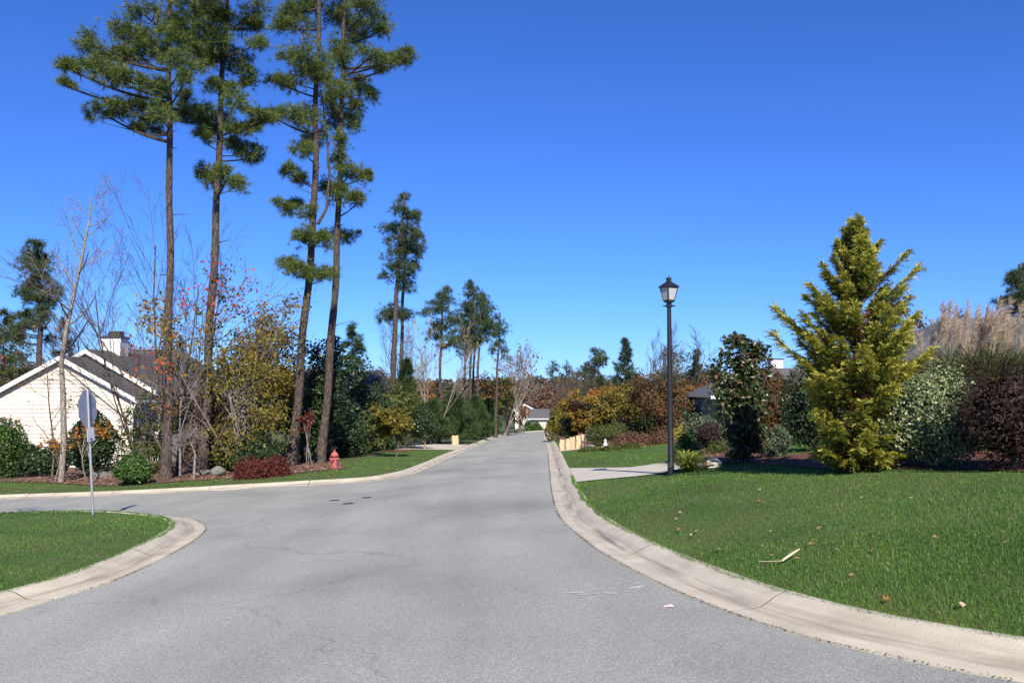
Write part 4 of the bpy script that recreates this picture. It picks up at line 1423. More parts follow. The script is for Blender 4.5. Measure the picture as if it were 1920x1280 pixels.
pine('pine_tree', 'left pine leaning right, second from the tallest one', [(384, 885), (390, 700), (406, 390), (412, 250), (418, 120), (425, 0), (430, -150)], d2, .19,
     [(383, 322, 16, 14), (400, 338, 20, 16), (425, 330, 26, 18), (445, 345, 20, 18), (455, 283, 26, 18), (475, 290, 16, 14), (438, 270, 18, 14), (383, 203, 24, 11), (440, 190, 20, 18), (410, 222, 34, 18), (455, 238, 30, 14), (484, 238, 16, 11),
      (375, 256, 16, 12), (400, 245, 16, 12), (485, 214, 24, 12), (505, 222, 18, 10), (452, 135, 24, 18), (465, 155, 16, 12), (435, 105, 34, 18), (405, 112, 20, 16), (418, 70, 34, 30), (425, 40, 34, 26), (470, 22, 30, 20), (485, 75, 18, 14), (470, 50, 18, 14),
      (395, 160, 16, 12), (430, 165, 18, 14), (400, 20, 26, 20), (430, -30, 46, 26), (460, -60, 30, 20), (425, -90, 36, 28), (432, -140, 22, 26)], boughs=True, dens=3.3, k=15, w=.017, L=.25)
d3 = G(549, 874)[1]
pine('pine_tree', 'right leaning pine nearest the burgundy shrub, lowest bough widest', [(549, 874), (575, 560), (588, 420), (592, 300), (592, 180), (600, 0), (604, -190)], d3, .185,
     [(540, 492, 20, 12), (560, 502, 22, 14), (590, 508, 28, 17), (612, 512, 14, 14), (570, 445, 24, 17), (598, 450, 24, 19), (532, 386, 18, 12), (552, 378, 18, 10), (578, 394, 14, 13), (545, 322, 18, 12), (568, 336, 18, 15),
      (590, 262, 30, 24), (568, 280, 18, 14), (545, 212, 26, 18), (575, 220, 28, 24), (512, 216, 18, 10), (525, 150, 26, 13), (560, 152, 26, 17), (545, 110, 22, 18), (572, 104, 26, 28), (530, 42, 24, 18), (560, 50, 32, 26), (575, 14, 40, 22), (600, 130, 26, 26), (540, 15, 24, 16),
      (590, -30, 56, 24), (600, -80, 44, 28), (602, -130, 32, 26), (604, -180, 18, 22)], boughs=True, dens=3.3, k=15, w=.017, L=.25,
     extra_trunks=[[(596, 420, d3), (612, 392, d3 + .3), (618, 330, d3 + .5), (612, 250, d3 + .5), (604, 180, d3 + .4)]])
d4 = G(604, 868)[1]
pine('pine_tree', 'straight pine beside the hydrant with one bough far right', [(604, 868), (625, 600), (634, 420), (640, 250), (642, 100), (648, 0), (655, -190)], d4, .185,
     [(628, 440, 20, 16), (655, 440, 18, 13), (612, 345, 22, 22), (628, 365, 20, 22), (668, 378, 22, 18), (660, 318, 24, 20), (682, 330, 14, 12), (640, 300, 18, 16), (625, 225, 26, 22), (650, 225, 22, 24), (635, 170, 36, 26), (680, 160, 26, 22), (692, 178, 14, 14), (642, 264, 16, 16),
      (640, 95, 36, 34), (665, 60, 28, 26), (700, 50, 26, 22), (715, 55, 14, 12), (715, 115, 24, 16), (742, 118, 28, 17), (765, 98, 17, 14), (690, 105, 24, 16), (650, 25, 42, 24), (690, 15, 30, 18), (610, 140, 24, 22), (668, 200, 18, 14), (610, 190, 20, 20),
      (650, -25, 56, 24), (656, -70, 46, 28), (655, -120, 34, 26), (656, -170, 18, 22)], boughs=True, dens=3.3, k=15, w=.017, L=.25)
# pair of pines further back
dt = 62
pine('pine_tree', 'slim pine with dense spire crown above the dark roof', [(735, 800), (741, 590), (746, 520), (758, 366)], dt, .27,
     [(758, 374, 12, 11), (752, 396, 22, 13), (772, 405, 16, 10), (742, 428, 24, 13), (766, 430, 22, 14), (778, 452, 18, 11), (745, 455, 22, 13), (738, 480, 22, 14), (765, 480, 20, 13), (745, 505, 26, 16), (733, 522, 18, 15), (757, 535, 16, 12), (730, 588, 24, 14), (745, 583, 18, 12), (728, 600, 14, 10)], dens=1.10, k=12, L=.4, w=0.037, leaf='pinefar')
pine('pine_tree', 'thinner trunked pine just right of the slim spire pine', [(752, 800), (754, 590), (760, 470), (764, 400)], dt + 3, .2,
     [(768, 415, 16, 11), (780, 440, 14, 10), (788, 468, 12, 10), (768, 465, 18, 12), (770, 500, 16, 12), (764, 525, 14, 12), (758, 590, 16, 12)], dens=1.10, k=12, L=.4, w=0.037, leaf='pinefar')
# grove beyond
rg = np.random.default_rng(7)
pine('pine_tree', 'open crowned pine left of the far grove', [(822, 830), (828, 620), (832, 545)], 70, .17, auto_clumps(rg, lambda y: 828, 540, 650, 36, 22, rx=14, ry=9), dens=0.80, k=11, L=.42, w=0.037, leaf='pinefar')
for (x, dd, tp_, bt_, w_, n_, lab) in ((872, 86, 600, 662, 22, 10, 'short thin pine at the left of the far grove'), (882, 84, 528, 640, 40, 22, 'broadest tallest pine of the far grove'), (888, 88, 545, 610, 30, 14, 'pine in the middle of the far grove'),
                                 (896, 82, 575, 650, 32, 14, 'pine at the right of the far grove'), (932, 90, 588, 665, 20, 12, 'narrow pine standing alone right of the far grove')):
    pine('pine_tree', lab, [(x - 3, 830), (x, 700), (x + (6 if x > 880 else 2), tp_)], dd, .17, auto_clumps(rg, lambda y: x + 3, tp_ + 4, bt_, w_, n_, rx=15, ry=10), dens=0.62, k=11, L=.36, w=0.044, leaf='pinefar')
pine('pine_tree', 'small pale pine top beyond the dark roof', [(658, 760), (660, 612)], 78, .14, auto_clumps(rg, lambda y: 660, 614, 690, 20, 14, rx=10, ry=7), dens=0.80, k=11, L=.45, w=0.050, leaf='young')
# left edge background
pine('pine_tree', 'mid height pine behind the cream house', [(78, 840), (76, 600), (68, 450)], 52, .26, auto_clumps(rg, lambda y: 66, 455, 640, 55, 34, rx=19, ry=11), dens=1.00, k=12, L=.36, w=0.035, leaf='pinefar')
conifer('young_pine', 'bushy olive pine at the far left edge', 5, 56, 575, 830, 190, 'olive', cat='pine tree', n=90, k=9, L=.42, wd=.045, tufts=18)
conifer('young_pine', 'dark conifer close behind the cream gable', 118, 60, 590, 830, 70, 'spruce', cat='pine tree', n=60, k=9, L=.4, wd=.045, tufts=14)
conifer('young_pine', 'small dark pine top beside the chimney', 236, 64, 632, 830, 60, 'pinefar', cat='pine tree', n=50, k=9, L=.4, wd=.045)
conifer('young_pine', 'dark pine between the big trunks', 340, 58, 630, 830, 60, 'spruce', cat='pine tree', n=60, k=9, L=.38, wd=.04)

# ------------------------------------------------------------------ left: bare and autumn trees
bare_tree('bare_tree', 'leaning pale bare tree in front of the cream house', 121, G(121, 904)[1], 375, .115, trunk=[(120, 830), (118, 740), (115, 680), (124, 620), (137, 560), (150, 500), (160, 450), (168, 410), (172, 365)], nch=(15, 6, 4), barkm='palebark', ang=1.0, ratio=.30, bare_frac=.35, minr=.007)
bare_tree('bare_tree', 'thin bare sapling left of the leaning pale tree', 104, G(106, 903)[1], 690, .05, trunk=[(102, 840), (92, 760), (88, 700)], nch=(9, 5, 4), barkm='greybark', ang=.8, ratio=.42, minr=.006, leaf='gold', nleaf=60, lsize=.1)
dm = G(335, 895)[1] + .4
bare_tree('bare_tree', 'many stemmed bare maple with scattered red leaves round the tallest pine', 332, dm, 395, .11, stems=4, nch=(7, 5, 4), maxl=3, leaf='red', nleaf=380, lsize=.12, leafbox=lambda t: ((t[:, 0] + 11.9) ** 2 + (t[:, 2] - 2.2) ** 2 < 2.2) | ((t[:, 0] + 10.6) ** 2 + (t[:, 2] - 5.2) ** 2 < 1.6) | (t[:, 2] < .6), ang=.55, ratio=.5, barkm='greybark', minr=.007, bare_frac=.22, cat='maple tree')
bare_tree('bare_tree', 'wide spreading bare tree over the cream house roof', 262, dm + 3, 470, .09, stems=3, nch=(7, 5, 4), ang=.6, ratio=.5, barkm='greybark', minr=.007, bare_frac=.3)
bare_tree('bare_tree', 'grey bare trees behind the chimney, leftmost', 190, 62, 560, .1, stems=3, nch=(8, 6, 4), minr=.012, ang=.5, barkm='greybark')
bare_tree('bare_tree', 'bare branched tree between the two left pines', 372, dm + 5, 500, .08, stems=2, nch=(7, 5, 4), ang=.5, ratio=.48, minr=.007, leaf='red', nleaf=60, lsize=.12)
bare_tree('bare_tree', 'pale slender tree with few yellow leaves right of second pine', 425, d2 + 1, 540, .06, stems=2, nch=(7, 5, 4), ang=.5, barkm='palebark', minr=.007, leaf='yelgreen', nleaf=1100, lsize=.12)
bare_tree('bare_tree', 'thin white stemmed tree with open yellow leaves', 460, d2 + .5, 545, .06, stems=2, nch=(7, 5, 4), ang=.5, barkm='palebark', minr=.007, leaf='yellow', nleaf=1700, lsize=.12)
bare_tree('dogwood', 'low crooked bare dogwood under the second pine', 368, G(368, 898)[1], 800, .05, trunk=[(366, 850), (358, 830), (350, 815)], nch=(12, 6, 4), ang=1.1, ratio=.7, up=.0, barkm='palebark', minr=.006, bare_frac=.5)
bare_tree('sapling', 'thin straight sapling trunk right of the tallest pine', 342, G(342, 893)[1], 640, .06, nch=(7, 4, 3), barkm='palebark', ang=.6, minr=.006, leaf='yellow', nleaf=120, lsize=.1)
leafy('tree', 'dense yellow leaved tree left of the leaning pines', 500, d3 + 2.5, 570, 830, 150, 'yellow', 9500, .125, K=64, stems=3, barkm='palebark', r0=.06, cluster=.3)
leafy('tree', 'olive and yellow understorey tree behind the burgundy shrub', 458, d2 - .6, 620, 885, 170, 'yelgreen', 5200, .12, K=90, stems=3, barkm='palebark', r0=.05, cluster=.32)
leafy('tree', 'brownish understorey thicket left of the yellow tree', 400, d2 + 1.2, 690, 885, 110, 'brownleaf', 4200, .10, K=44, stems=4, barkm='greybark', r0=.04, cluster=.34)
leafy('tree', 'olive thicket in front of the cream house corner', 295, d1 + 5, 730, 890, 90, 'olive', 3800, .10, K=34, stems=4, barkm='greybark', r0=.04, cluster=.34)
leafy('tree', 'dark reddish thicket behind the maple stems', 360, d2 + 8, 690, 890, 130, 'russet', 4200, .12, K=40, stems=4, r0=.04, cluster=.34)
leafy('tree', 'dark broadleaf evergreen with open top between the leaning pines', 608, 38, 622, 860, 120, 'dark', 11000, .15, K=70, stems=2, barkm='darkbark', r0=.09, cluster=.3)
leafy('tree', 'dark holly behind the straight pine', 655, 48, 690, 880, 120, 'dark', 11000, .17, K=64, stems=2, barkm='darkbark', r0=.09, cluster=.34)
leafy('tree', 'low dark evergreen filling the shade left of the straight pine', 575, 37, 720, 890, 110, 'dark', 8000, .14, K=50, stems=2, barkm='darkbark', r0=.06, cluster=.34)
leafy('tree', 'black green shade tree right of the hydrant', 690, 51, 745, 880, 100, 'dark', 8000, .17, K=54, stems=2, barkm='darkbark', r0=.08, cluster=.36)
leafy('tree', 'low dark evergreen directly behind the hydrant', 630, 42, 745, 890, 120, 'dark', 8000, .15, K=54, stems=2, barkm='darkbark', r0=.06, cluster=.36)
leafy('nandina', 'slim red leaved sapling between the leaning pines', 578, G(575, 874)[1], 760, 830, 36, 'burgundy', 420, .10, K=8, stems=3, r0=.018, cluster=.5, barkm='palebark')
shrub('shrub', 'clipped burgundy shrub at the foot of the leaning pine', 476, 897, 66, 36, 'burgundy', 3600, .07, 'dome', depth=.8)
shrub('shrub', 'smaller burgundy shrub touching the leaning pine trunk', 515, 893, 56, 34, 'burgundy', 3000, .07, 'dome', depth=.8)
shrub('shrub', 'glossy green rounded shrub beside the stop sign', 250, 908, 58, 60, 'green', 5200, .085, 'cone', lumps=.1)
shrub('shrub', 'big dark conical shrub behind the stop sign', 172, 893, 92, 122, 'dark', 6500, .10, 'cone', lumps=.1)
shrub('shrub', 'tall round green shrub cut by the left edge', 8, 897, 72, 112, 'green', 5200, .10, 'round', lumps=.1)
shrub('hedge_shrub', 'clipped dark shrub left of the leaning pale tree', 52, 894, 62, 62, 'dark', 3600, .09, 'round', lumps=.1)
shrub('hedge_shrub', 'clipped dark shrub right behind the leaning pale tree', 98, 893, 60, 58, 'dark', 3400, .09, 'round', lumps=.1)
leafy('sapling', 'orange leaved sapling in front of the conical shrub', 172, G(166, 902)[1], 775, 850, 92, 'gold', 360, .11, K=14, stems=2, barkm='palebark', r0=.03, cluster=.4, basepx=166)
leafy('sapling', 'small orange leaved sapling left of the pale tree', 108, G(104, 905)[1] + .4, 820, 852, 60, 'gold', 200, .10, K=8, stems=1, barkm='palebark', r0=.02, cluster=.4)
shrub('shrub', 'dark laurel shrub under the yellow tree', 480, 887, 80, 70, 'dark', 4200, .10, 'round', lumps=.16)
shrub('shrub', 'twiggy dark shrub beside the maple base', 285, 890, 70, 60, 'olive', 1200, .08, 'round', lumps=.2, core=0)
shrub('shrub', 'shadowed shrub between the dogwood and the boulder', 430, 884, 70, 56, 'dark', 2600, .09, 'round', lumps=.16)

# left middle distance
leafy('tree', 'small yellow green tree with thin leaning trunk on the lawn', 735, G(744, 857)[1], 758, 820, 84, 'yelgreen', 3000, .14, K=34, stems=1, basepx=744, r0=.05, cluster=.36)
leafy('tree', 'olive multi stemmed tree behind the yellow green one', 700, G(700, 852)[1], 770, 842, 72, 'olive', 2200, .13, K=26, stems=3, r0=.06, cluster=.36)
leafy('tree', 'round dark lollipop tree with pale trunk by the driveway', 797, G(798, 842)[1], 760, 824, 48, 'dark', 4200, .14, K=34, stems=1, r0=.07, cluster=.4, barkm='palebark')
shrub('shrub', 'large olive green shrub below the slim spire pine', 740, 0, 120, 130, 'olive', 6000, .14, 'round', d=53)
shrub('shrub', 'dark shrub mass right of the straight pine shade', 700, 0, 90, 110, 'dark', 5000, .14, 'round', d=50)
shrub('shrub', 'bright green low shrub at the olive tree foot', 672, 853, 34, 28, 'green', 1100, .10, 'round')
conifer('young_pine', 'dark wide young pine behind the paper bag', 850, 66, 735, 822, 105, 'young', cat='pine tree', n=120, k=9, L=.45, wd=.045, tufts=18)
conifer('young_pine', 'young pine left of the wide one', 812, 64, 748, 826, 70, 'young', cat='pine tree', n=90, k=9, L=.42, wd=.045, tufts=16)
conifer('young_pine', 'young pine right of the wide one', 893, 78, 742, 820, 70, 'young', cat='pine tree', n=100, k=9, L=.5, wd=.05, tufts=16)
conifer('young_pine', 'young pine just behind the distant lamp post', 915, 98, 748, 818, 50, 'young', cat='pine tree', n=80, k=9, L=.55, wd=.07, tufts=16)
conifer('young_pine', 'dark young pine below the slim spire pine', 762, 60, 672, 800, 60, 'dark', cat='pine tree', n=100, k=9, L=.4, wd=.045, tufts=16)
bare_tree('bare_tree', 'pale forked bare tree before the far grove', 806, 64, 600, .14, stems=3, nch=(8, 6, 4), ang=.5, barkm='palebark', minr=.014, leaf='yellow', nleaf=160, lsize=.2)
leafy('tree', 'gold leaved tree behind the pale forked one', 790, 72, 690, 790, 75, 'gold', 1500, .2, K=24, stems=2, r0=.08)
bare_tree('bare_tree', 'fine grey bare tree behind the slim spire pine', 762, 76, 600, .12, stems=2, nch=(8, 6, 4), ang=.45, minr=.014)
bare_tree('bare_tree', 'grey bare tree right of the far grove', 945, 96, 640, .14, stems=2, nch=(8, 6, 4), ang=.5, minr=.018, barkm='palebark', leaf='rust', nleaf=250, lsize=.26)
bare_tree('bare_tree', 'bare round topped tree above the rust leaved tree', 985, 112, 655, .16, stems=2, nch=(9, 6, 4), ang=.6, minr=.02, barkm='palebark', leaf='gold', nleaf=260, lsize=.3)
leafy('tree', 'rust leaved tree before the far white house', 974, 118, 700, 800, 44, 'rust', 2200, .3, K=28, stems=2, r0=.14, cluster=.35)
leafy('tree', 'olive tree left of the rust leaved tree', 948, 104, 700, 800, 48, 'olive', 2200, .3, K=28, stems=2, r0=.12, cluster=.35)
leafy('tree', 'brown leaved tree behind the far grove trunks', 905, 104, 690, 790, 80, 'russet', 2600, .3, K=30, stems=2, r0=.12, cluster=.35)
shrub('hedge_shrub', 'round clipped green shrub by the far house, left', 992, 0, 22, 17, 'green', 700, .22, 'dome', d=128)
shrub('hedge_shrub', 'round clipped green shrub by the far house, right', 1007, 0, 20, 16, 'green', 700, .22, 'dome', d=128)
shrub('shrub', 'yellow mound shrub at the far road bend', 1032, 0, 16, 9, 'goldmound', 500, .2, 'dome', d=126)
# screen of woods behind the houses at left
WL = ['olive autumn tree filling the wood at the far left edge', 'russet tree behind the cream house ridge', 'russet tree behind the tallest pine trunk', 'brown leaved tree behind the second pine', 'olive tree behind the yellow leaved tree', 'russet tree behind the leaning pines', 'brown leaved tree behind the dark roof', 'olive tree behind the slim spire pine']
for i, (px, dd, tp_, w_, lf) in enumerate([(30, 75, 640, 170, 'olive'), (150, 78, 660, 130, 'russet'), (330, 78, 668, 130, 'russet'), (440, 80, 668, 130, 'brownleaf'), (540, 82, 672, 130, 'olive'), (620, 86, 690, 110, 'russet'), (700, 90, 690, 110, 'brownleaf'), (780, 98, 700, 90, 'olive')]):
    leafy('woodland_tree', WL[i], px, dd, tp_, 830, w_, lf, 3000, .26, K=36, stems=2, r0=.12, cluster=.32, group='woodland trees behind the left houses')

# off frame tree whose shadow crosses the side street
bare_tree('bare_tree', 'bare corner tree just outside the left edge', -60, 15.5, 420, .1, nch=(9, 6, 4), ang=.6, ratio=.45, base=(-11.3, 15.6, H(-11.3, 15.6) - .05), barkm='greybark')

# ------------------------------------------------------------------ right hand gardens
def golden_cypress():
    rng = RNG()
    b = G(1605, 884); d = b[1]
    o = thing('golden_cypress', 'tall golden yellow cypress with ragged feathery branches', 'cypress tree', tuple(b - np.array([0, 0, .05])))
    top = P(1609, 408, d)
    gt, gl, gd_ = Geo(), Geo(), Geo()
    tz = lambda f: b * (1 - f) + top * f
    tube(gt, [b - np.array([0, 0, .1]), tz(.3), tz(.6), tz(.9), top], [.10, .08, .05, .02, .006], 8)
    ends = [(1609, 408), (1600, 425), (1582, 432), (1625, 432), (1570, 452), (1650, 452), (1563, 480), (1700, 474), (1542, 498), (1722, 500), (1555, 520), (1690, 540), (1520, 535), (1705, 560), (1528, 560), (1715, 590), (1455, 578), (1450, 628), (1475, 600), (1505, 590), (1500, 640), (1745, 655), (1700, 620),
            (1510, 680), (1735, 668), (1520, 715), (1700, 690), (1525, 745), (1680, 720), (1532, 780), (1668, 765), (1535, 805), (1660, 800), (1545, 830), (1665, 835), (1545, 858), (1660, 855), (1600, 868), (1570, 872), (1640, 866)]
    br = []
    for (ex, ey) in ends:
        e = P(ex, ey, d + rng.uniform(-.25, .15))
        f = np.clip((e[2] - b[2]) / (top[2] - b[2]), 0, 1)
        L = abs(e[0] - tz(f)[0])
        a = tz(max(.02, f - .10 - .12 * L))
        br.append((a, e))
    prof = lambda f: np.interp(f, [0, .1, .25, .4, .55, .7, .85, 1], [.60, .70, .78, .98, 1.0, .74, .40, .05])
    for i in range(240):
        f = rng.uniform(.02, .97) ** 1.15
        an = rng.uniform(0, 2 * math.pi)
        R = prof(f) * rng.uniform(.55, 1.05)
        if f < .5 and rng.uniform() < .18: continue
        e = tz(f) + np.array([math.cos(an) * R, math.sin(an) * R, rng.uniform(-.02, .12)])
        br.append((tz(max(.02, f - .10 - .1 * R)), e))
    for a, e in br:
        L = np.linalg.norm(e - a)
        q = bez(a, (a + e) / 2 - np.array([0, 0, .06 * L]), e, 8)
        tube(gt, q, np.linspace(max(.008, .018 * L), .004, 8), 4)
        m = int(30 + 72 * L)
        t = rng.uniform(.22, 1.0, m) ** .75
        pos = np.stack([np.interp(t, np.linspace(0, 1, 8), q[:, i]) for i in range(3)], 1)
        ax = unit(e - a)
        sidev = unit(np.cross(ax, np.array([0, 0, 1.])))
        # each spray: a short fan of flat scaly leaflets
        spl = .19 * (1.15 - .45 * t) * (.6 + .5 * L)
        sg = rng.choice([-1, 1], m)
        fan = unit(ax[None] * .8 + sidev[None] * (sg * rng.uniform(.1, 1., m))[:, None] + np.array([0, 0, .05]) + rng.normal(size=(m, 3)) * .25)
        nrm_ = unit(np.array([0, 0, 1.]) + rng.normal(size=(m, 3)) * .45 - ax[None] * .25)
        s2 = unit(np.cross(fan, nrm_))
        dead = (t < .6) & (rng.uniform(size=m) < .34)
        inner = (t + rng.normal(size=m) * .16) < .69
        NS = 10
        for s_ in range(NS):
            u = (s_ + .6) / NS
            C = pos + fan * (spl * u)[:, None] - np.array([0, 0, 1]) * (spl * .35 * u * u)[:, None]
            sd = 1 if s_ % 2 else -1
            T = unit(fan * .9 + s2 * sd * .8 * (1 - .5 * u) + rng.normal(size=(m, 3)) * .22)
            Ls = .062 * (1.15 - .6 * u) * rng.uniform(.7, 1.3, (m, 1))
            Wv = unit(np.cross(T, nrm_)) * .0095
            V = np.stack([C - Wv, C + Wv, C + T * Ls], 1).reshape(-1, 3)
            gl.add(V, np.arange(3 * m).reshape(-1, 3), 0)
            gl.M[-1] = np.where(dead, 1, np.where(inner & (rng.uniform(size=m) < .9), 2, 0))
    gt.build('trunk', M['redbark'], parent=o)
    gl.build('crown', [M['cypress'], M['cypressdead'], M['cypressin']], parent=o)


golden_cypress()
leafy('magnolia', 'dark glossy upright magnolia with brownish new tips', 1394, G(1396, 866)[1], 614, 905, 98, 'magnolia', 11000, .10, K=120, stems=2, barkm='greybark', r0=.05, cluster=.26, outw=.3)
bv = G(1748, 874)
shrub('variegated_shrub', 'round pale variegated holly right of the golden cypress', 1750, 874, 172, 176, 'varieg', 11500, .050, 'round', lumps=.12, aspect=.6, core=.78)
shrub('shrub', 'large dry maroon shrub at the right edge', 1905, 880, 190, 196, 'maroon', 11000, .050, 'round', lumps=.14, aspect=.35)
shrub('shrub', 'dark evergreen shrub hidden between cypress and holly', 1690, 0, 110, 150, 'dark', 4200, .07, 'round', d=bv[1] + 1.6)
shrub('shrub', 'dark evergreen filling the gap left of the cypress', 1525, 0, 130, 150, 'dark', 4200, .08, 'round', d=bv[1] + 6.5)


def strap_clump(name, label, base, n, L, w, leaf, cat='ornamental grass', arch=1., spread=.5, plume=0, pl=.45, group=None):
    rng = RNG()
    o = thing(name, label, cat, tuple(base))
    gl = Geo()
    an = rng.uniform(0, 2 * np.pi, n)
    th = rng.uniform(.05, spread, n)
    dirn = np.stack([np.cos(an) * np.sin(th), np.sin(an) * np.sin(th), np.cos(th)], 1)
    hor = np.stack([np.cos(an), np.sin(an), np.zeros(n)], 1)
    Ls = L * rng.uniform(.6, 1.1, n)[:, None]
    p0 = base + rng.normal(size=(n, 3)) * np.array([.06, .06, 0]) * L
    sw = np.stack([-np.sin(an), np.cos(an), np.zeros(n)], 1) * w * .5
    K = 5
    rows = []
    for j in range(K + 1):
        t = j / K
        c = p0 + dirn * Ls * t + hor * Ls * (.42 * arch * t ** 2.2) - np.array([0, 0, 1]) * Ls * (.40 * arch * t ** 2.6)
        ww = (1 - t ** 2) * (.5 + t) + .04
        rows += [c - sw * ww, c + sw * ww]
    V = np.stack(rows, 1).reshape(-1, 3)
    st = np.arange(n)[:, None] * (2 * (K + 1))
    F = np.concatenate([st + np.array([[2 * j, 2 * j + 1, 2 * j + 3, 2 * j + 2]]) for j in range(K)])
    gl.add(V, F)
    gl.build('blades', M[leaf], parent=o)
    if plume:
        gp, gs = Geo(), Geo()
        for i in range(plume):
            a = rng.uniform(0, 6.28); t = rng.uniform(.03, .36)
            dv = unit(np.array([math.cos(a) * math.sin(t), math.sin(a) * math.sin(t), math.cos(t)]))
            H_ = L * rng.uniform(.70, .96)
            s0 = base + np.array([rng.normal() * .12, rng.normal() * .12, 0]) * L
            q = bez(s0, s0 + dv * H_ * .6, s0 + dv * H_ + np.array([.05, 0, -.03]), 6)
            tube(gs, q, np.linspace(.006, .003, 6), 3)
            m = 70
            u = rng.uniform(0, 1, m)
            tipv = unit(dv + np.array([.18, 0, 0]))
            C = q[-1] + tipv * ((u - .25) * pl)[:, None] + rng.normal(size=(m, 3)) * .012
            needles(gp, rng, C, np.repeat(unit(tipv + np.array([.25, 0, -.1]))[None], m, 0), 2, .16 * (pl / .45), .009, .45)
        gs.build('stalks', M['straw'], parent=o)
        gp.build('plumes', M['plume'], parent=o)
    return o


q = B(1790, 15.5, 0); strap_clump('plume_grass', 'tall plume grass left clump behind the variegated holly', q, 900, 2.5, .030, 'straw', plume=24, spread=.45, arch=.65)
q = B(1850, 15.0, 0); strap_clump('plume_grass', 'tall plume grass middle clump with densest plumes', q, 1000, 2.5, .030, 'straw', plume=34, spread=.45, arch=.65)
q = B(1915, 15.5, 0); strap_clump('plume_grass', 'tall plume grass right clump cut by the frame edge', q, 900, 2.5, .030, 'straw', plume=34, spread=.45, arch=.65)
q = G(1290, 884); strap_clump('daylily', 'bright yellow green strap leaved daylily beside the lamp post', q, 260, .72, .034, 'lily', cat='daylily', arch=1.0, spread=.95)

# shrubs of the border behind the first driveway
shrub('shrub', 'clipped dark green ball beside the lamp post', 1289, 864, 54, 44, 'green', 4200, .055, 'dome')
shrub('shrub', 'maroon upright shrub left of the magnolia', 1330, 848, 44, 54, 'maroon', 3000, .06, 'vase', aspect=.35)
shrub('shrub', 'yellow mound shrub behind the clipped ball', 1283, 826, 46, 26, 'goldmound', 2200, .07, 'dome')
shrub('shrub', 'low olive shrub under the maroon one', 1346, 850, 44, 22, 'olive', 1600, .05, 'dome')
shrub('shrub', 'rounded brown heather mound right of the border', 1242, 832, 50, 28, 'brownleaf', 2400, .07, 'dome')
for i, (px, py, w_, h_, lab) in enumerate([(1168, 838, 46, 24, 'brown heather shrub nearest the white figure'), (1198, 836, 44, 22, 'brown heather shrub in the middle of the border'), (1222, 833, 36, 20, 'brown heather shrub beside the rounded mound')]):
    shrub('heather', lab, px, py, w_, h_, 'brownleaf', 1700, .07, 'dome', cat='heather', lumps=.22)
for i, (px, py, w_, lab) in enumerate([(1108, 846, 44, 'low green groundcover at the border front, left end'), (1145, 845, 44, 'low green groundcover before the white figure'), (1182, 841, 44, 'low green groundcover at the border front, right end')]):
    shrub('groundcover', lab, px, py, w_, 9, 'olive', 1200, .06, 'dome', cat='groundcover', lumps=.22, depth=.6)
shrub('shrub', 'vase shaped olive shrub with grey stems, left of two', 1122, 838, 46, 40, 'olive', 1900, .09, 'vase', barkm='palebark', core=0)
shrub('shrub', 'vase shaped olive shrub with grey stems, right of two', 1152, 834, 44, 42, 'olive', 1900, .09, 'vase', barkm='palebark', core=0)
shrub('shrub', 'dark blue green shrub behind the yellow mound', 1318, 0, 74, 66, 'bluegreen', 3000, .09, 'round', d=31)
shrub('shrub', 'dark evergreen mass hiding the grey house wall', 1378, 0, 90, 100, 'dark', 4200, .09, 'round', d=33, lumps=.25)
shrub('shrub', 'russet loose shrub just right of the magnolia', 1440, 0, 80, 150, 'russet', 4200, .09, 'round', d=28, lumps=.28)
shrub('shrub', 'grey green loose shrub right of the magnolia', 1448, 858, 60, 52, 'bluegreen', 2400, .05, 'round', lumps=.25, core=.6)
shrub('hedge_shrub', 'clipped green hedge block by the white door', 1478, 0, 50, 40, 'green', 2600, .06, 'round', d=26)
shrub('shrub', 'brownish leafy shrub above the hedge block', 1470, 0, 100, 140, 'russet', 4200, .10, 'round', d=30, lumps=.25)

# small flowering trees further down the right side
leafy('tree', 'spreading yellow leaved tree with red stems by the bags', 1085, 56, 738, 800, 100, 'yellow', 4200, .16, K=34, stems=3, barkm='redbark', r0=.09, flat=.8, cluster=.34, basepx=1088)
leafy('tree', 'orange and olive tree right of the yellow one', 1172, 50, 708, 806, 110, 'yelgreen', 4200, .15, K=36, stems=2, barkm='redbark', r0=.08, cluster=.34)
leafy('tree', 'amber topped tree rising behind the vase shaped shrubs', 1150, 58, 716, 780, 100, 'gold', 2600, .17, K=30, stems=2, barkm='redbark', r0=.08, cluster=.34)
leafy('tree', 'dark russet tree behind the lamp post', 1238, 46, 700, 815, 120, 'russet', 6200, .14, K=44, stems=3, barkm='redbark', r0=.07, cluster=.34)
leafy('tree', 'rust orange tree right of the lamp post', 1318, 58, 694, 790, 110, 'rust', 4200, .18, K=34, stems=2, r0=.09, cluster=.34)
leafy('tree', 'small russet tree between russet and rust ones', 1282, 52, 720, 812, 70, 'russet', 3000, .15, K=30, stems=2, r0=.06, cluster=.34)
shrub('shrub', 'yellow green low shrub under the yellow leaved tree', 1052, 0, 62, 62, 'yelgreen', 2600, .15, 'round', d=62, lumps=.25)
shrub('shrub', 'dark laurel right of the red stemmed tree', 1128, 0, 60, 74, 'dark', 3600, .15, 'round', d=60)
shrub('shrub', 'dark clipped shrub under the yellow leaved tree', 1078, 0, 50, 54, 'dark', 2600, .15, 'round', d=58)
shrub('shrub', 'dark shade shrub behind the heather border', 1205, 0, 110, 60, 'dark', 4200, .13, 'round', d=54)
shrub('shrub', 'dark shade shrub behind the yellow mound', 1275, 0, 90, 60, 'dark', 3600, .13, 'round', d=50)
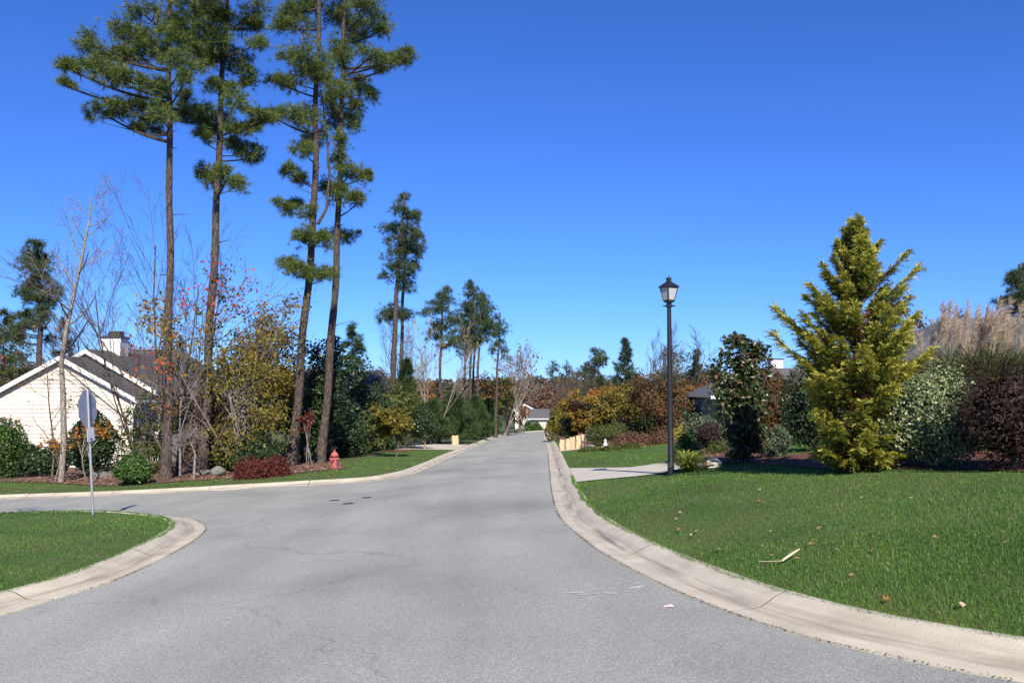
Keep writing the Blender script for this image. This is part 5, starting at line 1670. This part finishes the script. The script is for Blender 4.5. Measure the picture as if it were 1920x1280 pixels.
# conifers and bare trees behind
conifer('conifer', 'blue green many pointed conifer left of the lamp post', 1172, 70, 632, 800, 62, 'spruce', n=110, k=9, L=.36, wd=.05, up=.9, tufts=15, ragged=.75)
pine('pine_tree', 'rounded pine left of the blue green conifer', [(1116, 800), (1115, 655)], 82, .16, auto_clumps(rg, lambda y: 1117, 656, 730, 26, 24, rx=13, ry=8), dens=0.62, k=11, L=.36, w=0.044, leaf='pinefar')
pine('pine_tree', 'left one of two small far pines above the ridge', [(1036, 790), (1036, 678)], 150, .2, auto_clumps(rg, lambda y: 1037, 680, 712, 11, 9, rx=8, ry=5), dens=.12, k=11, L=.8, w=.08, leaf='pinefar')
pine('pine_tree', 'right one of two small far pines above the ridge', [(1062, 790), (1062, 680)], 150, .2, auto_clumps(rg, lambda y: 1062, 682, 720, 13, 9, rx=8, ry=5), dens=.12, k=11, L=.8, w=.08, leaf='pinefar')
bare_tree('bare_tree', 'upright bare tree left of the lamp post top', 1222, 74, 622, .12, stems=4, nch=(8, 6, 4), ang=.35, minr=.013)
bare_tree('bare_tree', 'round bare tree right of the lamp post', 1268, 82, 632, .14, stems=2, nch=(9, 6, 4), ang=.65, minr=.014)
bare_tree('bare_tree', 'fine twigged bare tree over the yellow leaved tree', 1095, 78, 705, .1, stems=5, nch=(8, 6, 4), ang=.4, minr=.013)
bare_tree('bare_tree', 'brushy bare tree left of the yellow leaved tree', 1060, 92, 715, .1, stems=5, nch=(8, 6, 4), ang=.4, minr=.014, leaf='rust', nleaf=250, lsize=.25)
conifer('conifer', 'pointed dark conifer right of the lamp post', 1307, 84, 652, 800, 50, 'spruce', n=90, k=9, L=.45, wd=.06, tufts=14)
WR = ['brown tree farthest off above the road bend', 'brown tree right of the far road bend', 'olive tree below the rounded pine', 'olive tree below the blue green conifer', 'tall olive tree directly behind the lamp post', 'blue green tree right of the lamp post', 'blue green tree left of the magnolia top', 'olive tree behind the magnolia top', 'olive tree behind the white chimney', 'russet tree behind the left boughs of the cypress']
for i, (px, dd, tp_, w_, lf) in enumerate([(1020, 170, 716, 60, 'brownleaf'), (1075, 140, 712, 90, 'brownleaf'), (1130, 120, 705, 90, 'olive'), (1200, 100, 690, 90, 'olive'), (1255, 92, 662, 90, 'olive'), (1285, 88, 668, 80, 'spruce'), (1350, 90, 668, 100, 'spruce'), (1400, 88, 672, 90, 'olive'), (1475, 70, 658, 60, 'olive'), (1540, 72, 668, 90, 'russet')]):
    leafy('woodland_tree', WR[i], px, dd, tp_, 800, w_, lf, 2600, .26 if dd < 120 else .4, K=34, stems=2, r0=.12, cluster=.32, group='woodland trees behind the right gardens')
leafy('tree', 'reddish tree top behind the golden cypress', 1712, 40, 548, 680, 60, 'russet', 700, .13, K=18, stems=2, r0=.08)
leafy('tree', 'reddish autumn tree behind the plume grass', 1790, 44, 560, 700, 90, 'russet', 1200, .14, K=22, stems=2, r0=.08)
pine('pine_tree', 'dark pine top at the upper right edge', [(1912, 760), (1912, 495)], 48, .2, auto_clumps(rg, lambda y: 1914, 500, 600, 34, 20, rx=17, ry=10), dens=1.00, k=12, L=.36, w=0.035, leaf='pinefar')

# ------------------------------------------------------------------ far wooded ridge (one mass)
rng = RNG()
N = 3600
th = rng.uniform(-.60, .60, N)
dd = rng.uniform(190, 900, N) ** 1.0
x = np.tan(th) * dd
zg = ground_z(x, dd)
g = Geo()
hgt = rng.uniform(6, 11, N) * np.interp(dd, [190, 420, 900], [.45, .8, 1.25])
m = 22
D = rnd_unit(rng, N * m)
C = np.repeat(np.stack([x, dd, zg + hgt * .6], 1), m, 0) + D * (np.repeat(hgt, m) * .45)[:, None] * np.array([.8, .8, 1.0]) * rng.uniform(.5, 1, (N * m, 1))
sz = np.repeat(hgt, m) * .26
Nn = unit(D * .6 + rnd_unit(rng, N * m) * .8 + np.array([0, 0, .3])); T = unit(np.cross(Nn, rnd_unit(rng, N * m))); Bq = np.cross(Nn, T)
V = np.stack([C - T * sz[:, None] * .5, C + Bq * sz[:, None] * .4, C + T * sz[:, None] * .5, C - Bq * sz[:, None] * .4], 1).reshape(-1, 3)
g.add(V, np.arange(4 * N * m).reshape(-1, 4))
tag(g.build('far_wood', M['wood']), 'brown and green autumn woodland covering the far ridge', 'woodland', kind='stuff')

# ------------------------------------------------------------------ lawns: grass blades
rng = RNG()
N = 1250000
r = np.exp(rng.uniform(math.log(4.0), math.log(62), N))
a = rng.uniform(-.66, .66, N)
NX = 130000                                     # thinner turf on to either side of the view
r = np.concatenate([r, np.exp(rng.uniform(math.log(4.5), math.log(26), NX))])
a = np.concatenate([a, rng.uniform(.66, 1.15, NX) * rng.choice([-1, 1], NX)])
wide_ = np.concatenate([np.ones(N), np.full(NX, 2.2)])
Q = np.stack([np.sin(a) * r, np.cos(a) * r], 1)
zz_, which = HH(Q)
keep = which > 0
for poly in NOGRASS:
    lo, hi = poly.min(0), poly.max(0)
    c = keep & (Q[:, 0] > lo[0]) & (Q[:, 0] < hi[0]) & (Q[:, 1] > lo[1]) & (Q[:, 1] < hi[1])
    idx = np.where(c)[0]
    keep[idx[inside(Q[idx], poly)]] = False
# no lawn deep inside the left wood or behind the right hand beds
keep &= ~((which == 2) & (Q[:, 1] > 34) & (Q[:, 0] < -6.5 - (Q[:, 1] - 34) * .02))
Q, zz_, r, which, wide_ = Q[keep], zz_[keep], r[keep], which[keep], wide_[keep]
n = len(Q)
pn = np.sin(Q[:, 0] * 1.7 + np.sin(Q[:, 1] * 1.3)) * .5 + np.sin(Q[:, 0] * .6 - Q[:, 1] * .9) * .5
hgt = (.031 + .010 * pn) * rng.uniform(.6, 1.45, n) * np.interp(r, [4, 30, 75], [1, 1.1, 1.5])
wid = wide_ * np.maximum(.0030, .00052 * r) * rng.uniform(.7, 1.3, n)
an = rng.uniform(0, 2 * np.pi, n)
ln = rng.uniform(.15, .9, n)
hv = np.stack([np.cos(an), np.sin(an), np.zeros(n)], 1)
sv = np.stack([-np.sin(an), np.cos(an), np.zeros(n)], 1) * (wid * .5)[:, None]
p0 = np.column_stack([Q, zz_ - .004])
mid = p0 + np.array([0, 0, .6]) * hgt[:, None] + hv * (hgt * ln * .35)[:, None]
tip = p0 + np.array([0, 0, 1.]) * hgt[:, None] * (1 - .3 * ln)[:, None] + hv * (hgt * ln * 1.0)[:, None]
near = (r < 9) & (wide_ < 2)
g = Geo()
k = near.sum()
V = np.stack([p0[near] - sv[near], p0[near] + sv[near], mid[near] + sv[near] * .7, mid[near] - sv[near] * .7, tip[near]], 1).reshape(-1, 3)
i5 = np.arange(k)[:, None] * 5
g.add(V, i5 + np.array([[0, 1, 2, 3]]))
g.F.append(i5 + np.array([[3, 2, 4]])); g.M.append(np.zeros(k, int))
f = ~near
V = np.stack([p0[f] - sv[f], p0[f] + sv[f], tip[f]], 1).reshape(-1, 3)
g.add(V, np.arange(3 * f.sum()).reshape(-1, 3))
nt = M['grass'].node_tree                      # patches of older and fresher turf
tcg = nt.nodes.new('ShaderNodeTexCoord'); nzg = nt.nodes.new('ShaderNodeTexNoise'); nzg.inputs['Scale'].default_value = .55; nzg.inputs['Detail'].default_value = 6
nt.links.new(tcg.outputs['Object'], nzg.inputs['Vector'])
rg_ = ramp(nt.nodes, [(.3, (.66, .72, .62)), (.5, (1, 1, 1)), (.72, (1.42, 1.22, 1.1))]); nt.links.new(nzg.outputs['Fac'], rg_.inputs[0])
mg = nt.nodes.new('ShaderNodeMix'); mg.data_type = 'RGBA'; mg.blend_type = 'MULTIPLY'; mg.inputs['Factor'].default_value = 1
src = [n_ for n_ in nt.nodes if n_.type == 'VALTORGB' and n_ != rg_][0]
nt.links.new(src.outputs[0], mg.inputs[6]); nt.links.new(rg_.outputs[0], mg.inputs[7])
for n_ in nt.nodes:
    if n_.type == 'BSDF_PRINCIPLED': nt.links.new(mg.outputs[2], n_.inputs['Base Color'])
    if n_.type == 'BSDF_TRANSLUCENT': nt.links.new(mg.outputs[2], n_.inputs['Color'])
tag(g.build('grass', M['grass']), 'mown green lawn grass on both sides of the street', 'grass', kind='stuff')

g = Geo()
rng = RNG()
for key in 'RLC':
    c = CURVES[key]['back']; c = c[(c[:, 1] < 22) & (np.abs(c[:, 0]) < 20) & (c[:, 1] > 2)]
    nfr = 9000 if len(c) > 10 else 0
    if not nfr: continue
    i = rng.integers(0, len(c) - 1, nfr); u = rng.uniform(size=(nfr, 1))
    q = c[i] * (1 - u) + c[i + 1] * u
    tn = unit(c[i + 1] - c[i]); nv = np.stack([-tn[:, 1], tn[:, 0]], 1) * CURVES[key]['side']
    wob = np.sin(q[:, :1] * 2.1 + q[:, 1:] * 1.7) * .018 + np.sin(q[:, :1] * 6.3 - q[:, 1:] * 5.1) * .012
    q = q + nv * (wob - .012 + rng.normal(size=(nfr, 1)) * .02)
    rr = np.linalg.norm(q, axis=1)
    hg = rng.uniform(.02, .055, nfr); an = rng.uniform(0, 6.28, nfr)
    hv = np.stack([np.cos(an), np.sin(an)], 1) - nv * .8
    p0 = np.column_stack([q, zb(q[:, 0], q[:, 1]) + .095])
    tip = p0 + np.column_stack([hv * (hg * .7)[:, None], hg])
    sv = np.column_stack([-np.sin(an), np.cos(an), np.zeros(nfr)]) * np.maximum(.003, .0005 * rr)[:, None] * .6
    g.add(np.stack([p0 - sv, p0 + sv, tip], 1).reshape(-1, 3), np.arange(3 * nfr).reshape(-1, 3))
tag(g.build('grass_fringe', M['grass']), 'ragged grass edge creeping over the kerbs', 'grass', kind='stuff')

# fallen leaves on lawns, beds and gutters
rng = RNG()
N = 2600
r = np.exp(rng.uniform(math.log(5), math.log(48), N)); a = rng.uniform(-.62, .62, N)
Q = np.stack([np.sin(a) * r, np.cos(a) * r], 1)
zz_, which = HH(Q)
keep = (which == 2) | ((which > 0) & (rng.uniform(size=N) < .16))
Q, zz_ = Q[keep], zz_[keep]
g = Geo(); leaves(g, rng, np.column_stack([Q, zz_ + .045]), np.tile([0, 0, 1.], (len(Q), 1)), .055, .7, 1, .4, .55)
q = rng.integers(0, len(CURVES['L']['c']), 160)
c = CURVES['L']['c'][q] + rng.normal(size=(160, 2)) * .06 + 0
g2 = np.column_stack([c, zb(c[:, 0], c[:, 1]) + .03]); leaves(g, rng, g2, np.tile([0, 0, 1.], (160, 1)), .06, .7, 1, .6, .3)
tag(g.build('fallen_leaves', M['fallen']), 'dry fallen leaves scattered over lawns and beds', 'fallen leaves', kind='stuff')
rng = RNG(); g = Geo()
Q = np.stack([rng.uniform(-19, -5, 9000), rng.uniform(25, 34, 9000)], 1)
Q = Q[inside(Q, NOGRASS[5])]
leaves(g, rng, np.column_stack([Q, HH(Q)[0] + .04]), np.tile([0, 0, 1.], (len(Q), 1)), .085, .7, 1, .4, .6)
tag(g.build('leaf_litter', leafmat('litter_leaves', [(.20, .10, .07), (.30, .17, .12), (.14, .07, .05), (.40, .27, .20), (.10, .06, .04)], .15)), 'brown and pinkish leaf litter under the tall pines', 'leaf litter', kind='stuff')
# debris and moss line where asphalt meets the kerb
rng = RNG()
g = Geo()
for key in 'RLC':
    c = CURVES[key]['c']
    m_ = (c[:, 1] < 40) & (np.abs(c[:, 0]) < 20) & (c[:, 1] > 1)
    c = c[m_]
    i = rng.integers(0, len(c) - 1, 9000); u = rng.uniform(size=(9000, 1))
    q = c[i] * (1 - u) + c[i + 1] * u + rng.normal(size=(9000, 2)) * .012
    keep = np.sin(q[:, 0] * 3.1) * np.sin(q[:, 1] * 2.3 + 1) + rng.uniform(-.9, .9, 9000) > -.2
    q = q[keep]
    leaves(g, rng, np.column_stack([q, zb(q[:, 0], q[:, 1]) + .014]), np.tile([0, 0, 1.], (len(q), 1)), .012, .5, .4, .3, .9)
tag(g.build('gutter_debris', leafmat('debris', [(.06, .035, .02), (.12, .07, .035), (.07, .06, .02), (.16, .10, .05)], 0)), 'crumbs of leaf debris along the kerb joint', 'debris', kind='stuff')

# single things on the near lawn
q = G(1663, 1136)
g = Geo(); c = q + np.array([0, 0, .05])
g.add([c + np.array(v) for v in ((0, 0, -.01), (-.034, -.004, .006), (-.014, .010, -.002), (-.018, .030, .016), (.002, .014, -.004), (.018, .030, .018), (.014, .006, 0), (.036, -.002, .014), (.012, -.010, -.004), (.006, -.03, -.012), (-.012, -.012, -.006))], [[0, i_, i_ % 10 + 1] for i_ in range(1, 11)])
tag(g.build('fallen_leaf', leafmat('orange_leaf', [(.42, .16, .05), (.46, .19, .06)], .3), origin=tuple(q)), 'single curled orange leaf on the near right lawn', 'leaf')
a0, a1, a2 = G(1422, 1061) + [0, 0, .04], G(1466, 1061) + [0, 0, .045], None
a2 = P(1500, 1028, a1[1] + .12)
a2[2] = max(a2[2], H(a2[0], a2[1]) + .06)
g = Geo(); tube(g, bez(a0, (a0 + a1) / 2 - np.array([0, 0, .008]), a1, 6), np.linspace(.003, .007, 6), 6, cap=True)
tube(g, bez(a1, (a1 + a2) / 2 + np.array([.0, 0, .004]), a2, 6), np.array([.008, .011, .012, .012, .010, .004]), 6, cap=True)
tag(g.build('twig', M['stick'], origin=tuple(a1)), 'pale bent stick lying on the near right lawn', 'stick')
# tiny yellow flowers in the bed
rng = RNG(); g = Geo()
c = np.array([G(px, py) for px, py in zip(rng.uniform(1325, 1395, 40), rng.uniform(846, 864, 40))]) + np.array([0, 0, .05])
leaves(g, rng, c, np.tile([0, 0, 1.], (40, 1)), .05, .9, 1, .5, .5)
tag(g.build('flowers', leafmat('yellow_petals', [(.7, .55, .04), (.75, .62, .1)], .2)), 'tiny yellow flowers in the bed before the magnolia', 'flowers', kind='stuff')
